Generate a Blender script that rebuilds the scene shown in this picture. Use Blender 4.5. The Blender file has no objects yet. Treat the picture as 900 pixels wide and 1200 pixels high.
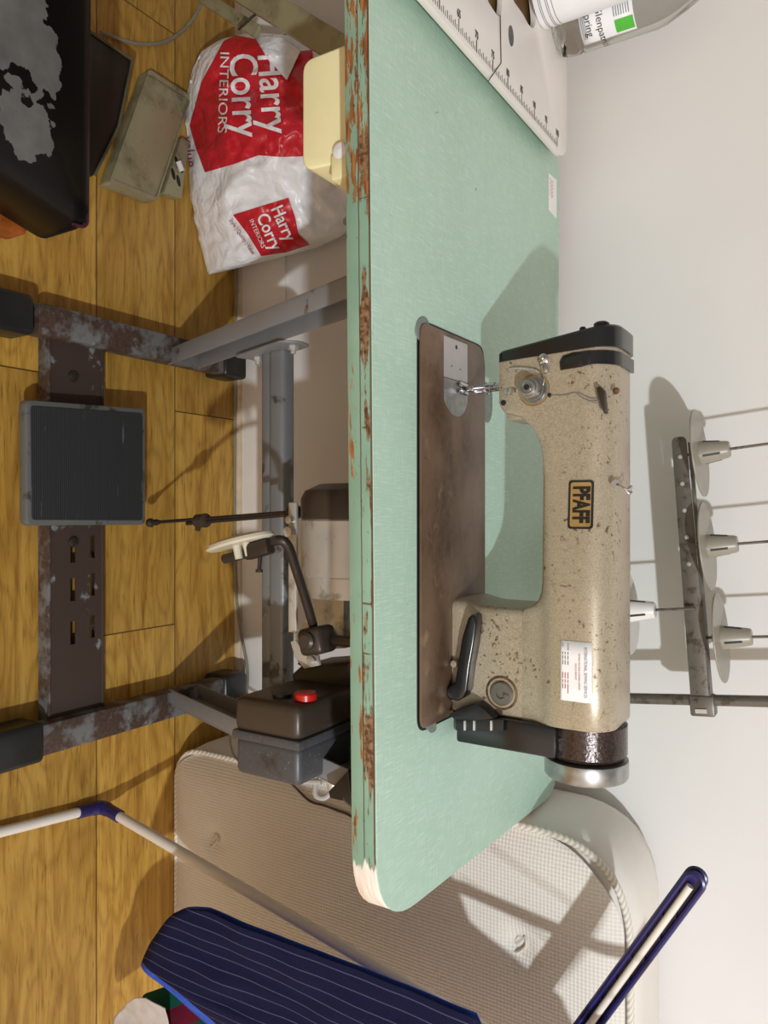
import bpy, bmesh, math, random
from mathutils import Vector, Matrix, noise
from math import sin, cos, pi, radians, hypot, atan2

# ------------------------------------------------------------------ camera, light, exposure
SC = bpy.context.scene
COL = SC.collection
CAM_H, PITCH, FPX = 1.2, radians(32.0), 900.0
FW = Vector((0, cos(PITCH), -sin(PITCH)))
UP = Vector((0, sin(PITCH), cos(PITCH)))
RT = Vector((1, 0, 0))
CP = Vector((0, 0, CAM_H))
cam = bpy.data.objects.new('camera', bpy.data.cameras.new('camera'))
COL.objects.link(cam)
cam.data.sensor_width = 36.0
cam.data.lens = FPX / 1200.0 * 36.0
cam.data.clip_start = 0.01
# the photograph is a landscape picture turned on its side: image right is up in the room
ax, ay, az = UP, -RT, -FW
cam.matrix_world = Matrix(((ax.x, ay.x, az.x, CP.x), (ax.y, ay.y, az.y, CP.y), (ax.z, ay.z, az.z, CP.z), (0, 0, 0, 1)))
SC.camera = cam

world = bpy.data.worlds.new('world'); SC.world = world
world.use_nodes = True
# the rest of the room: dim and even, plus an added warm fill from the right to lift the mattress
_w = world.node_tree; _bg = _w.nodes['Background']
_tc = _w.nodes.new('ShaderNodeTexCoord'); _nm = _w.nodes.new('ShaderNodeVectorMath'); _nm.operation = 'NORMALIZE'
_dp = _w.nodes.new('ShaderNodeVectorMath'); _dp.operation = 'DOT_PRODUCT'; _dp.inputs[1].default_value = (0.76, -0.63, 0.12)
_rp = _w.nodes.new('ShaderNodeValToRGB'); _rp.color_ramp.interpolation = 'EASE'
_e = _rp.color_ramp.elements
_e[0].position = 0.35; _e[0].color = (0.29, 0.277, 0.256, 1)
_e[1].position = 0.92; _e[1].color = (1.25, 0.97, 0.75, 1)
_w.links.new(_tc.outputs['Generated'], _nm.inputs[0]); _w.links.new(_nm.outputs[0], _dp.inputs[0])
_w.links.new(_dp.outputs['Value'], _rp.inputs[0]); _w.links.new(_rp.outputs[0], _bg.inputs[0])
_bg.inputs[1].default_value = 1.0

LIGHT = Vector((1.12, -1.0, 2.2))
ld = bpy.data.lights.new('lamp', 'POINT')
ld.energy = 198; ld.shadow_soft_size = 0.035; ld.color = (0.88, 0.955, 1.0)
lo = bpy.data.objects.new('room_lamp', ld); COL.objects.link(lo); lo.location = LIGHT

SC.view_settings.view_transform = 'Standard'
try: SC.view_settings.look = 'None'
except Exception: pass
SC.view_settings.exposure = 0.0
SC.view_settings.gamma = 1.0
SC.view_settings.use_curve_mapping = False

# ------------------------------------------------------------------ measuring: a pixel of the photograph on a plane of the room
def at(x, y, X=None, Y=None, Z=None):
    d = FW + RT * ((y - 600) / FPX) + UP * ((x - 450) / FPX)
    for i, v in enumerate((X, Y, Z)):
        if v is not None:
            return CP + d * ((v - CP[i]) / d[i])

# ------------------------------------------------------------------ mesh helper
class MB:
    def __init__(self):
        self.bm = bmesh.new(); self.mi = 0
    def _take(self, tmp):
        for f in tmp.faces: f.material_index = self.mi
        me = bpy.data.meshes.new('tmp'); tmp.to_mesh(me); tmp.free()
        self.bm.from_mesh(me); bpy.data.meshes.remove(me)
        return self
    def box(self, c, s, rot=None, bevel=0.0, seg=2):
        t = bmesh.new(); bmesh.ops.create_cube(t, size=1.0)
        bmesh.ops.scale(t, vec=Vector(s), verts=t.verts)
        if bevel > 0:
            bmesh.ops.bevel(t, geom=list(t.edges), offset=min(bevel, min(s) * 0.49), segments=seg, profile=0.5, affect='EDGES')
        M = Matrix.Translation(Vector(c))
        if rot is not None: M = M @ rot.to_4x4()
        bmesh.ops.transform(t, matrix=M, verts=t.verts)
        return self._take(t)
    def bar(self, p0, p1, w, h, up=(0, 0, 1), bevel=0.0, seg=2):
        p0, p1 = Vector(p0), Vector(p1); d = (p1 - p0); L = d.length; d.normalize()
        s = d.cross(Vector(up)).normalized(); u = s.cross(d).normalized()
        R = Matrix((d, s, u)).transposed()
        return self.box((p0 + p1) / 2, (L, w, h), R, bevel, seg)
    def tube(self, pts, r, n=10, caps=True):
        pts = [Vector(p) for p in pts]
        rs = r if isinstance(r, (list, tuple)) else [r] * len(pts)
        t = bmesh.new(); rings = []; prev = None
        for i, p in enumerate(pts):
            a = pts[max(i - 1, 0)]; b = pts[min(i + 1, len(pts) - 1)]
            d = (b - a).normalized()
            if prev is None:
                ref = Vector((0, 0, 1)) if abs(d.z) < 0.9 else Vector((1, 0, 0))
                u = d.cross(ref).normalized()
            else:
                u = (prev - d * prev.dot(d)).normalized()
            prev = u; v = d.cross(u)
            rings.append([t.verts.new(p + (u * cos(2 * pi * k / n) + v * sin(2 * pi * k / n)) * rs[i]) for k in range(n)])
        for i in range(len(rings) - 1):
            for k in range(n):
                t.faces.new((rings[i][k], rings[i][(k + 1) % n], rings[i + 1][(k + 1) % n], rings[i + 1][k]))
        if caps:
            t.faces.new(rings[0][::-1]); t.faces.new(rings[-1])
        bmesh.ops.recalc_face_normals(t, faces=t.faces)
        return self._take(t)
    def lathe(self, prof, origin, axis=(0, 0, 1), n=32, caps=True):
        o = Vector(origin); d = Vector(axis).normalized()
        ref = Vector((0, 0, 1)) if abs(d.z) < 0.9 else Vector((1, 0, 0))
        u = d.cross(ref).normalized(); v = d.cross(u)
        t = bmesh.new(); rings = []
        for r, h in prof:
            rings.append([t.verts.new(o + d * h + (u * cos(2 * pi * k / n) + v * sin(2 * pi * k / n)) * max(r, 1e-5)) for k in range(n)])
        for i in range(len(rings) - 1):
            for k in range(n):
                t.faces.new((rings[i][k], rings[i][(k + 1) % n], rings[i + 1][(k + 1) % n], rings[i + 1][k]))
        if caps:
            t.faces.new(rings[0][::-1]); t.faces.new(rings[-1])
        bmesh.ops.recalc_face_normals(t, faces=t.faces)
        return self._take(t)
    def prism(self, loop, off, bevel=0.0, seg=2):
        off = Vector(off); t = bmesh.new()
        a = [t.verts.new(Vector(p)) for p in loop]; b = [t.verts.new(Vector(p) + off) for p in loop]
        n = len(a)
        f1 = t.faces.new(a); f2 = t.faces.new(b[::-1])
        for i in range(n): t.faces.new((a[i], b[i], b[(i + 1) % n], a[(i + 1) % n]))
        bmesh.ops.recalc_face_normals(t, faces=t.faces)
        if bevel > 0:
            es = list(set(list(f1.edges) + list(f2.edges)))
            bmesh.ops.bevel(t, geom=es, offset=bevel, segments=seg, profile=0.5, affect='EDGES', clamp_overlap=True)
        bmesh.ops.triangulate(t, faces=[f for f in t.faces if len(f.verts) > 4])
        return self._take(t)
    def loft(self, loops, close=True, caps=True):
        t = bmesh.new(); R = [[t.verts.new(Vector(p)) for p in L] for L in loops]; n = len(R[0])
        for i in range(len(R) - 1):
            for k in range(n if close else n - 1):
                t.faces.new((R[i][k], R[i][(k + 1) % n], R[i + 1][(k + 1) % n], R[i + 1][k]))
        if caps and close:
            t.faces.new(R[0][::-1]); t.faces.new(R[-1])
        bmesh.ops.recalc_face_normals(t, faces=t.faces)
        return self._take(t)
    def grid(self, f, nu, nv):
        t = bmesh.new()
        V = [[t.verts.new(Vector(f(i / nu, j / nv))) for j in range(nv + 1)] for i in range(nu + 1)]
        for i in range(nu):
            for j in range(nv):
                t.faces.new((V[i][j], V[i + 1][j], V[i + 1][j + 1], V[i][j + 1]))
        return self._take(t)
    def text(self, body, size, fn, align='LEFT', cuts=0, spacing=1.0, line=1.0, xs=1.0, bold=0.0):
        cu = bpy.data.curves.new('t', 'FONT'); cu.body = body; cu.size = size; cu.align_x = align; cu.align_y = 'CENTER'
        cu.space_character = spacing; cu.space_line = line; cu.resolution_u = 4; cu.offset = bold
        ob = bpy.data.objects.new('t', cu); COL.objects.link(ob)
        dg = bpy.context.evaluated_depsgraph_get()
        me = bpy.data.meshes.new_from_object(ob.evaluated_get(dg))
        bpy.data.objects.remove(ob); bpy.data.curves.remove(cu)
        t = bmesh.new(); t.from_mesh(me); bpy.data.meshes.remove(me)
        bmesh.ops.triangulate(t, faces=t.faces)
        for _ in range(3):
            es = [e for e in t.edges if cuts and e.calc_length() > cuts]
            if not es: break
            bmesh.ops.subdivide_edges(t, edges=es, cuts=1); bmesh.ops.triangulate(t, faces=t.faces)
        for v in t.verts: v.co = Vector(fn(v.co.x * xs, v.co.y))
        return self._take(t)
    def build(self, name, mats, parent=None, label=None, smooth=32, solid=0.0, sub=0):
        bm = self.bm
        ang = radians(smooth)
        for e in bm.edges:
            if len(e.link_faces) == 2:
                try: e.smooth = e.calc_face_angle() < ang
                except ValueError: e.smooth = True
        for f in bm.faces: f.smooth = True
        me = bpy.data.meshes.new(name); bm.to_mesh(me); bm.free()
        o = bpy.data.objects.new(name, me); COL.objects.link(o)
        for m in (mats if isinstance(mats, (list, tuple)) else [mats]): me.materials.append(m)
        if parent is not None:
            o.parent = parent
            o.matrix_parent_inverse = mw(parent).inverted()
        if label: o['label'] = label
        if solid:
            md = o.modifiers.new('thick', 'SOLIDIFY'); md.thickness = solid; md.offset = 0
        if sub:
            md = o.modifiers.new('sub', 'SUBSURF'); md.levels = sub; md.render_levels = sub
        return o

def mw(o):
    m = Matrix.Translation(o.location)
    if o.parent is not None: m = mw(o.parent) @ o.matrix_parent_inverse @ m
    return m

def thing(name, label, cat, loc, group=None):
    o = bpy.data.objects.new(name, None); COL.objects.link(o); o.location = loc
    o.empty_display_size = 0.05
    return tag(o, label, cat, group)

def tag(o, label, cat, group=None):
    o['label'] = label; o['category'] = cat
    if group: o['group'] = group
    return o

def struct(o):
    o['kind'] = 'structure'; return o

def curve_pts(pts, n=8):
    P = [Vector(p) for p in pts]; out = []
    for i in range(len(P) - 1):
        a = P[max(i - 1, 0)]; b = P[i]; c = P[i + 1]; d = P[min(i + 2, len(P) - 1)]
        for k in range(n):
            t = k / n
            out.append(0.5 * ((2 * b) + (c - a) * t + (2 * a - 5 * b + 4 * c - d) * t * t + (3 * b - a - 3 * c + d) * t ** 3))
    out.append(P[-1]); return out

def round_poly(pts, r, n=5):
    """round the corners of a closed 2D polygon; r = one radius or one per corner"""
    out = []; N = len(pts)
    for i in range(N):
        p = Vector(pts[i]); a = Vector(pts[i - 1]); b = Vector(pts[(i + 1) % N])
        rr = r[i] if isinstance(r, (list, tuple)) else r
        if rr <= 0: out.append(tuple(p)); continue
        da, db = (a - p), (b - p); la, lb = da.length, db.length
        k = min(rr, la * 0.49, lb * 0.49)
        p0 = p + da / la * k; p1 = p + db / lb * k
        for j in range(n + 1):
            t = j / n
            out.append(tuple(p0 * (1 - t) ** 2 + p * 2 * t * (1 - t) + p1 * t * t))
    return out

# ------------------------------------------------------------------ materials
def lin(c):
    return tuple((v / 255 / 12.92) if v / 255 <= 0.04045 else ((v / 255 + 0.055) / 1.055) ** 2.4 for v in c) + (1,)

class NT:
    def __init__(self, name):
        self.m = bpy.data.materials.new(name); self.m.use_nodes = True
        self.t = self.m.node_tree; self.b = self.t.nodes['Principled BSDF']
        tc = self.t.nodes.new('ShaderNodeTexCoord'); self.co = tc.outputs['Object']
    def n(self, kind, **kw):
        x = self.t.nodes.new(kind)
        for k, v in kw.items():
            if k.startswith('i_'):
                x.inputs[int(k[2:]) if k[2:].isdigit() else k[2:]].default_value = v
            else: setattr(x, k, v)
        return x
    def l(self, a, b): self.t.links.new(a, b)
    def scaled(self, s):
        mp = self.n('ShaderNodeMapping'); mp.inputs['Scale'].default_value = s; self.l(self.co, mp.inputs[0]); return mp.outputs[0]
    def noise(self, scale=(1, 1, 1), detail=4, rough=0.55, dist=0.0):
        x = self.n('ShaderNodeTexNoise'); x.inputs['Scale'].default_value = 1.0; x.inputs['Detail'].default_value = detail
        x.inputs['Roughness'].default_value = rough; x.inputs['Distortion'].default_value = dist
        self.l(self.scaled(scale), x.inputs['Vector']); return x.outputs[0]
    def ramp(self, f, stops):
        r = self.n('ShaderNodeValToRGB'); e = r.color_ramp.elements
        while len(e) < len(stops): e.new(0.5)
        for el, (p, c) in zip(e, stops): el.position = p; el.color = c if len(c) == 4 else tuple(c) + (1,)
        self.l(f, r.inputs[0]); return r.outputs[0]
    def mask(self, f, lo, hi):
        return self.ramp(f, [(lo, (0, 0, 0, 1)), (hi, (1, 1, 1, 1))])
    def mix(self, fac, a, b):
        x = self.n('ShaderNodeMix', data_type='RGBA')
        for s, v in ((x.inputs[0], fac), (x.inputs[6], a), (x.inputs[7], b)):
            if hasattr(v, 'is_output') or isinstance(v, bpy.types.NodeSocket): self.l(v, s)
            else: s.default_value = v
        return x.outputs[2]
    def math(self, op, a, b=None, c=None):
        x = self.n('ShaderNodeMath', operation=op)
        for s, v in zip(x.inputs, (a, b, c)):
            if v is None: continue
            if isinstance(v, bpy.types.NodeSocket): self.l(v, s)
            else: s.default_value = v
        return x.outputs[0]
    def xyz(self):
        s = self.n('ShaderNodeSeparateXYZ'); self.l(self.co, s.inputs[0]); return s.outputs
    def bump(self, h, strength=0.3, dist=0.002):
        b = self.n('ShaderNodeBump'); b.inputs['Strength'].default_value = strength; b.inputs['Distance'].default_value = dist
        self.l(h, b.inputs['Height']); self.l(b.outputs[0], self.b.inputs['Normal'])
    def col(self, c):
        if isinstance(c, bpy.types.NodeSocket): self.l(c, self.b.inputs['Base Color'])
        else: self.b.inputs['Base Color'].default_value = c
    def set(self, rough=0.5, metal=0.0, spec=0.5, **kw):
        self.b.inputs['Roughness'].default_value = rough; self.b.inputs['Metallic'].default_value = metal
        self.b.inputs['Specular IOR Level'].default_value = spec
        for k, v in kw.items(): self.b.inputs[k].default_value = v
        return self.m

def plain(name, c, rough=0.5, metal=0.0, var=0.08, sc=60, spec=0.5, bump=0.0, **kw):
    t = NT(name); c = lin(c)
    d = tuple(v * (1 - 2 * var) for v in c[:3]) + (1,)
    n = t.noise((sc, sc, sc), 4)
    t.col(t.mix(t.mask(n, 0.3, 0.7), d, c))
    if bump: t.bump(n, bump)
    return t.set(rough, metal, spec, **kw)

def worn(name, base, spots, sc=30, lo=0.5, hi=0.58, rough=0.5, metal=0.0, stretch=(1, 1, 1), extra=None, bump=0.25, spec=0.4, speck=None):
    """paint over metal or wood with patches of a second colour"""
    t = NT(name); b = lin(base); s = lin(spots)
    n = t.noise(tuple(sc * k for k in stretch), 8, 0.62)
    v = t.noise((sc * 0.4,) * 3, 3)
    c = t.mix(t.mask(v, 0.3, 0.7), tuple(x * 0.85 for x in b[:3]) + (1,), b)
    m = t.mask(n, lo, hi)
    fine = t.noise((sc * 6,) * 3, 4)
    s2 = t.mix(t.mask(fine, 0.35, 0.65), tuple(x * 0.6 for x in s[:3]) + (1,), s)
    c = t.mix(m, c, s2)
    if extra:
        col, esc, elo, ehi = extra
        c = t.mix(t.mask(t.noise((esc,) * 3, 6, 0.6), elo, ehi), c, lin(col))
    if speck:
        col, esc, elo, ehi = speck
        c = t.mix(t.mask(t.noise((esc,) * 3, 2, 0.5), elo, ehi), c, lin(col))
    t.col(c); t.bump(m, bump, 0.0008)
    return t.set(rough, metal, spec)

M = {}
# wall: matt off-white emulsion
t = NT('wall_paint'); n = t.noise((3, 3, 3), 4)
t.col(t.mix(t.mask(n, 0.3, 0.7), lin((219, 216, 214)), lin((224, 221, 219)))); t.bump(t.noise((220, 220, 220), 3), 0.08, 0.001)
M['wall'] = t.set(0.6, 0, 0.3)
M['skirting'] = plain('skirting_paint', (228, 222, 216), 0.4, var=0.03, sc=20)
M['bead'] = plain('bead_wood', (214, 190, 160), 0.5, var=0.1, sc=40)

# laminate floor: planks run along X, seams measured on the floor
def floor_mat():
    t = NT('oak_laminate'); X, Yc, Z = t.xyz()
    w = 0.19; y0 = 0.92
    row = t.math('FLOOR', t.math('DIVIDE', t.math('SUBTRACT', Yc, y0), w))
    fr = t.math('FRACT', t.math('DIVIDE', t.math('SUBTRACT', Yc, y0), w))
    # joint place of each row: -1 -> -.24, 0 -> .23, 1 -> -.207 (a quadratic through the three)
    a, b, c = 0.230, 0.0165, -0.4535
    xj = t.math('ADD', t.math('ADD', t.math('MULTIPLY', t.math('MULTIPLY', row, row), c), t.math('MULTIPLY', row, b)), a)
    u = t.math('DIVIDE', t.math('SUBTRACT', X, xj), 1.21)
    fu = t.math('FRACT', t.math('ADD', u, 40.0))
    cell = t.math('FLOOR', t.math('ADD', u, 40.0))
    wn = t.n('ShaderNodeTexWhiteNoise', noise_dimensions='2D')
    cb = t.n('ShaderNodeCombineXYZ'); t.l(row, cb.inputs[0]); t.l(cell, cb.inputs[1]); t.l(cb.outputs[0], wn.inputs['Vector'])
    rnd = wn.outputs['Value']
    # grain coordinates shifted per plank
    sx = t.math('ADD', X, t.math('MULTIPLY', rnd, 7.0))
    cc = t.n('ShaderNodeCombineXYZ'); t.l(t.math('MULTIPLY', sx, 3.0), cc.inputs[0]); t.l(t.math('MULTIPLY', Yc, 34.0), cc.inputs[1]); t.l(t.math('MULTIPLY', rnd, 9.0), cc.inputs[2])
    g = t.n('ShaderNodeTexNoise'); g.inputs['Scale'].default_value = 1.0; g.inputs['Detail'].default_value = 7; g.inputs['Roughness'].default_value = 0.62; g.inputs['Distortion'].default_value = 1.2
    t.l(cc.outputs[0], g.inputs['Vector'])
    # cathedral rings
    c2 = t.n('ShaderNodeCombineXYZ'); t.l(t.math('MULTIPLY', sx, 2.2), c2.inputs[0]); t.l(t.math('MULTIPLY', Yc, 9.0), c2.inputs[1]); t.l(rnd, c2.inputs[2])
    g2 = t.n('ShaderNodeTexNoise'); g2.inputs['Scale'].default_value = 1.0; g2.inputs['Detail'].default_value = 2; t.l(c2.outputs[0], g2.inputs['Vector'])
    ring = t.math('FRACT', t.math('MULTIPLY', g2.outputs[0], 13.0))
    ring = t.math('ABSOLUTE', t.math('SUBTRACT', ring, 0.5))
    c3 = t.n('ShaderNodeCombineXYZ'); t.l(t.math('MULTIPLY', sx, 22.0), c3.inputs[0]); t.l(t.math('MULTIPLY', Yc, 260.0), c3.inputs[1])
    g3 = t.n('ShaderNodeTexNoise'); g3.inputs['Scale'].default_value = 1.0; g3.inputs['Detail'].default_value = 4; t.l(c3.outputs[0], g3.inputs['Vector'])
    base = t.ramp(g.outputs[0], [(0.25, lin((146, 100, 38))), (0.5, lin((192, 148, 66))), (0.75, lin((208, 168, 86)))])
    rm = t.ramp(ring, [(0.0, (1, 1, 1, 1)), (0.30, (0, 0, 0, 1))])
    base = t.mix(t.math('MULTIPLY', rm, 0.30), base, lin((112, 70, 22)))
    sp = t.ramp(g3.outputs[0], [(0.30, (1, 1, 1, 1)), (0.44, (0, 0, 0, 1))])
    base = t.mix(t.math('MULTIPLY', sp, 0.55), base, lin((104, 64, 20)))
    tone = t.math('ADD', 0.84, t.math('MULTIPLY', rnd, 0.22))
    hs = t.n('ShaderNodeHueSaturation'); t.l(tone, hs.inputs['Value']); t.l(base, hs.inputs['Color'])
    kn = t.ramp(t.noise((5, 16, 1), 3, 0.5, 0.6), [(0.68, (0, 0, 0, 1)), (0.78, (1, 1, 1, 1))])
    base = t.mix(t.math('MULTIPLY', kn, 0.6), hs.outputs[0], lin((92, 56, 20)))
    seam = t.math('MINIMUM', fr, t.math('SUBTRACT', 1.0, fr))
    sm = t.math('LESS_THAN', seam, 0.0065)
    jm = t.math('LESS_THAN', t.math('MINIMUM', fu, t.math('SUBTRACT', 1.0, fu)), 0.0011)
    sm = t.math('MAXIMUM', sm, jm)
    t.col(t.mix(t.math('MULTIPLY', sm, 0.85), base, lin((58, 34, 14))))
    t.bump(t.math('SUBTRACT', t.math('MULTIPLY', g3.outputs[0], 0.4), sm), 0.25, 0.001)
    return t.set(0.42, 0, 0.4)
M['floor'] = floor_mat()

# green linen-pattern laminate of the table top
def laminate():
    t = NT('green_laminate')
    a = t.noise((40, 700, 700), 3); b = t.noise((700, 40, 700), 3); v = t.noise((6, 6, 6), 3)
    c = t.mix(t.mask(v, 0.3, 0.7), lin((164, 194, 176)), lin((172, 202, 185)))
    c = t.mix(t.math('MULTIPLY', t.mask(a, 0.52, 0.66), 0.5), c, lin((196, 214, 202)))
    c = t.mix(t.math('MULTIPLY', t.mask(b, 0.52, 0.66), 0.5), c, lin((198, 224, 210)))
    c = t.mix(t.math('MULTIPLY', t.mask(t.noise((55, 55, 55), 2), 0.76, 0.79), 0.7), c, lin((96, 110, 100)))
    t.col(c); return t.set(0.38, 0, 0.45)
M['laminate'] = laminate()

def edge_band():
    t = NT('worn_green_edge'); X, Yc, Z = t.xyz()
    g = t.mix(t.mask(t.noise((9, 9, 9), 4), 0.3, 0.7), lin((118, 152, 132)), lin((142, 174, 154)))
    # bare wood patches, long along the edge
    n = t.noise((16, 40, 90), 7, 0.65)
    big = t.noise((6, 6, 40), 3, 0.5)
    wood = t.mix(t.mask(t.noise((20, 90, 260), 4), 0.35, 0.65), lin((110, 66, 36)), lin((176, 120, 70)))
    dark = t.mix(t.mask(t.noise((150, 150, 150), 4), 0.4, 0.6), lin((84, 54, 32)), lin((140, 110, 80)))
    upper = t.math('GREATER_THAN', Z, 0.7438)
    worn_up = t.math('MULTIPLY', upper, t.mask(t.math('ADD', t.math('MULTIPLY', n, 0.6), t.math('MULTIPLY', big, 0.5)), 0.56, 0.59))
    c = t.mix(worn_up, g, dark)
    worn_lo = t.math('MULTIPLY', t.math('SUBTRACT', 1.0, upper), t.mask(t.math('ADD', t.math('MULTIPLY', n, 0.55), t.math('MULTIPLY', big, 0.5)), 0.60, 0.62))
    c = t.mix(worn_lo, c, wood)
    # left part of the edge is worn most
    lf = t.math('MULTIPLY', t.math('LESS_THAN', X, -0.33), t.mask(t.noise((30, 30, 160), 6, 0.65), 0.5, 0.53))
    c = t.mix(lf, c, wood)
    # the groove between the two strips and the ends of the pieces
    gr = t.math('LESS_THAN', t.math('ABSOLUTE', t.math('SUBTRACT', Z, t.math('ADD', 0.7438, t.math('MULTIPLY', t.noise((60, 1, 1), 3), 0.001)))), 0.00075)
    fx = t.math('FRACT', t.math('ADD', t.math('MULTIPLY', X, 21.0), t.math('MULTIPLY', t.math('FLOOR', t.math('MULTIPLY', X, 21.0)), 0.0)))
    en = t.math('MULTIPLY', upper, t.math('LESS_THAN', t.math('ABSOLUTE', t.math('SUBTRACT', t.math('ADD', fx, t.math('MULTIPLY', t.noise((9, 1, 1), 2), 1.6)), 0.7)), 0.022))
    en = t.math('MULTIPLY', en, t.mask(t.noise((13, 1, 60), 3), 0.42, 0.50))
    tip = t.math('GREATER_THAN', Z, 0.7565)
    ln = t.math('MAXIMUM', t.math('MAXIMUM', gr, en), tip)
    c = t.mix(t.math('MULTIPLY', ln, 0.85), c, lin((92, 62, 40)))
    chip = t.mask(t.noise((110, 110, 300), 3), 0.72, 0.74)
    c = t.mix(chip, c, lin((60, 48, 36)))
    # the bare whitened corner at the right
    wn = t.math('ADD', X, t.math('MULTIPLY', t.noise((10, 10, 240), 3), 0.05))
    wm = t.mask(t.math('MULTIPLY', t.math('SUBTRACT', wn, 0.40), 40.0), 0.15, 0.3)
    white = t.mix(t.mask(t.noise((20, 20, 220), 4), 0.35, 0.6), lin((222, 198, 180)), lin((236, 230, 222)))
    c = t.mix(wm, c, white)
    t.col(c); t.bump(t.math('ADD', t.math('ADD', n, t.math('MULTIPLY', ln, -0.6)), worn_up), 0.3, 0.001)
    return t.set(0.55, 0, 0.35)
M['edge'] = edge_band()

M['frame_rust'] = worn('rusted_grey_paint', (116, 117, 118), (84, 66, 57), 26, 0.40, 0.54, 0.55, 0.1, extra=((128, 128, 128), 60, 0.62, 0.72))
M['frame_grey'] = worn('grey_paint', (142, 143, 147), (104, 84, 68), 14, 0.64, 0.70, 0.45, 0.1)
M['crossbar'] = worn('worn_grey_paint', (132, 134, 136), (92, 82, 78), 16, 0.58, 0.64, 0.4, 0.2)
M['rail'] = worn('brown_rail_paint', (74, 60, 54), (138, 142, 146), 14, 0.60, 0.64, 0.5, 0.1)
M['rubber'] = plain('black_rubber', (36, 38, 38), 0.35, var=0.2, sc=12, spec=0.5)
M['black'] = plain('black_plastic', (24, 24, 25), 0.35, var=0.2, sc=20)
M['black_gloss'] = worn('black_gloss_paint', (20, 21, 24), (60, 52, 48), 40, 0.70, 0.74, 0.22, 0.0, bump=0.05, spec=0.6)
M['crinkle'] = plain('brown_crinkle_enamel', (74, 58, 54), 0.18, metal=0.45, var=0.35, sc=260, bump=0.35, spec=0.8)
M['dark_steel'] = worn('dark_steel', (66, 58, 54), (104, 84, 66), 40, 0.58, 0.66, 0.4, 0.5)
M['bronze'] = worn('bronze_brown_paint', (72, 62, 54), (98, 80, 60), 16, 0.58, 0.7, 0.35, 0.15)
M['box_grey'] = worn('blue_grey_paint', (84, 84, 88), (70, 58, 50), 16, 0.56, 0.68, 0.4, 0.15, speck=((150, 140, 130), 320, 0.70, 0.73))
M['chrome'] = plain('chrome', (200, 200, 205), 0.14, metal=1.0, var=0.05, sc=50)
M['steel'] = plain('brushed_steel', (172, 172, 172), 0.32, metal=0.9, var=0.15, sc=90)
M['alu'] = worn('dull_aluminium', (206, 204, 200), (140, 130, 120), 20, 0.56, 0.7, 0.34, 0.45, bump=0.05)
M['plate_grey'] = plain('pale_steel_plate', (176, 172, 172), 0.35, metal=0.25, var=0.05, sc=30)
M['pedal_rim'] = worn('pedal_rim', (112, 114, 114), (70, 68, 64), 30, 0.56, 0.66, 0.4, 0.3)
def ribbed():
    t = NT('ribbed_rubber'); X, Yc, Z = t.xyz()
    r = t.math('SINE', t.math('MULTIPLY', Yc, 2 * pi / 0.0038))
    n = t.mask(t.noise((14, 160, 30), 5), 0.66, 0.72)
    c = t.mix(t.mask(r, 0.2, 0.8), lin((42, 44, 46)), lin((54, 56, 59)))
    c = t.mix(t.math('MULTIPLY', n, 0.5), c, lin((120, 122, 124)))
    c = t.mix(t.mask(t.noise((130, 130, 130), 2), 0.80, 0.82), c, lin((190, 190, 190)))
    t.col(c); t.bump(r, 0.2, 0.001); return t.set(0.5, 0, 0.3)
M['ribbed'] = ribbed()
# hammered champagne paint of the machine, with rust specks and scratches
def machine_paint():
    t = NT('champagne_hammer_paint'); X, Yc, Z = t.xyz()
    fine = t.noise((700, 700, 700), 3)
    c = t.mix(t.mask(fine, 0.3, 0.7), lin((148, 135, 115)), lin((182, 170, 148)))
    rust = t.math('MULTIPLY', t.mask(t.noise((170, 170, 170), 3, 0.6), 0.605, 0.65), t.mask(t.noise((14, 14, 14), 3), 0.44, 0.58))
    c = t.mix(t.math('MULTIPLY', rust, 0.9), c, lin((98, 66, 42)))
    st = t.math('MULTIPLY', t.mask(t.noise((26, 26, 26), 5), 0.52, 0.72), t.math('LESS_THAN', Z, 0.83))
    c = t.mix(t.math('MULTIPLY', st, 0.4), c, lin((122, 90, 52)))
    # hairline scratches
    v = t.n('ShaderNodeTexVoronoi', feature='DISTANCE_TO_EDGE'); v.inputs['Scale'].default_value = 1.0
    t.l(t.scaled((60, 60, 25)), v.inputs['Vector'])
    sc = t.math('MULTIPLY', t.math('LESS_THAN', v.outputs['Distance'], 0.012), t.mask(t.noise((18, 18, 18), 3), 0.55, 0.66))
    c = t.mix(t.math('MULTIPLY', sc, 0.6), c, lin((112, 90, 66)))
    t.col(c); t.bump(fine, 0.12, 0.0006); return t.set(0.34, 0.25, 0.5)
M['paint'] = machine_paint()
M['bed'] = worn('brown_worn_bed', (116, 94, 76), (90, 70, 54), 16, 0.40, 0.66, 0.36, 0.25, stretch=(0.6, 1, 1), extra=((140, 116, 88), 26, 0.60, 0.72), bump=0.05, speck=((46, 34, 28), 210, 0.72, 0.75))
M['gold'] = plain('badge_gold', (176, 142, 86), 0.35, metal=0.3, var=0.08, sc=200)
M['ink'] = plain('black_ink', (22, 20, 19), 0.5, var=0.0)
M['rust_ring'] = worn('rust_ring', (120, 84, 54), (74, 48, 32), 90, 0.45, 0.6, 0.6)
M['paper'] = plain('white_paper', (240, 238, 238), 0.5, var=0.02, sc=20)
M['ink_red'] = plain('faded_red_ink', (176, 108, 112), 0.5, var=0.0)
M['ink_grey'] = plain('faded_grey_ink', (120, 118, 122), 0.5, var=0.0)
M['felt'] = plain('grey_felt', (126, 134, 128), 0.8, var=0.12, sc=80)
M['cream'] = plain('cream_plastic', (246, 238, 188), 0.35, var=0.03, sc=14)
M['offwhite'] = plain('aged_white_plastic', (206, 200, 180), 0.35, var=0.05, sc=30)
M['red'] = plain('red_button', (196, 34, 26), 0.3, var=0.05)
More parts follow.
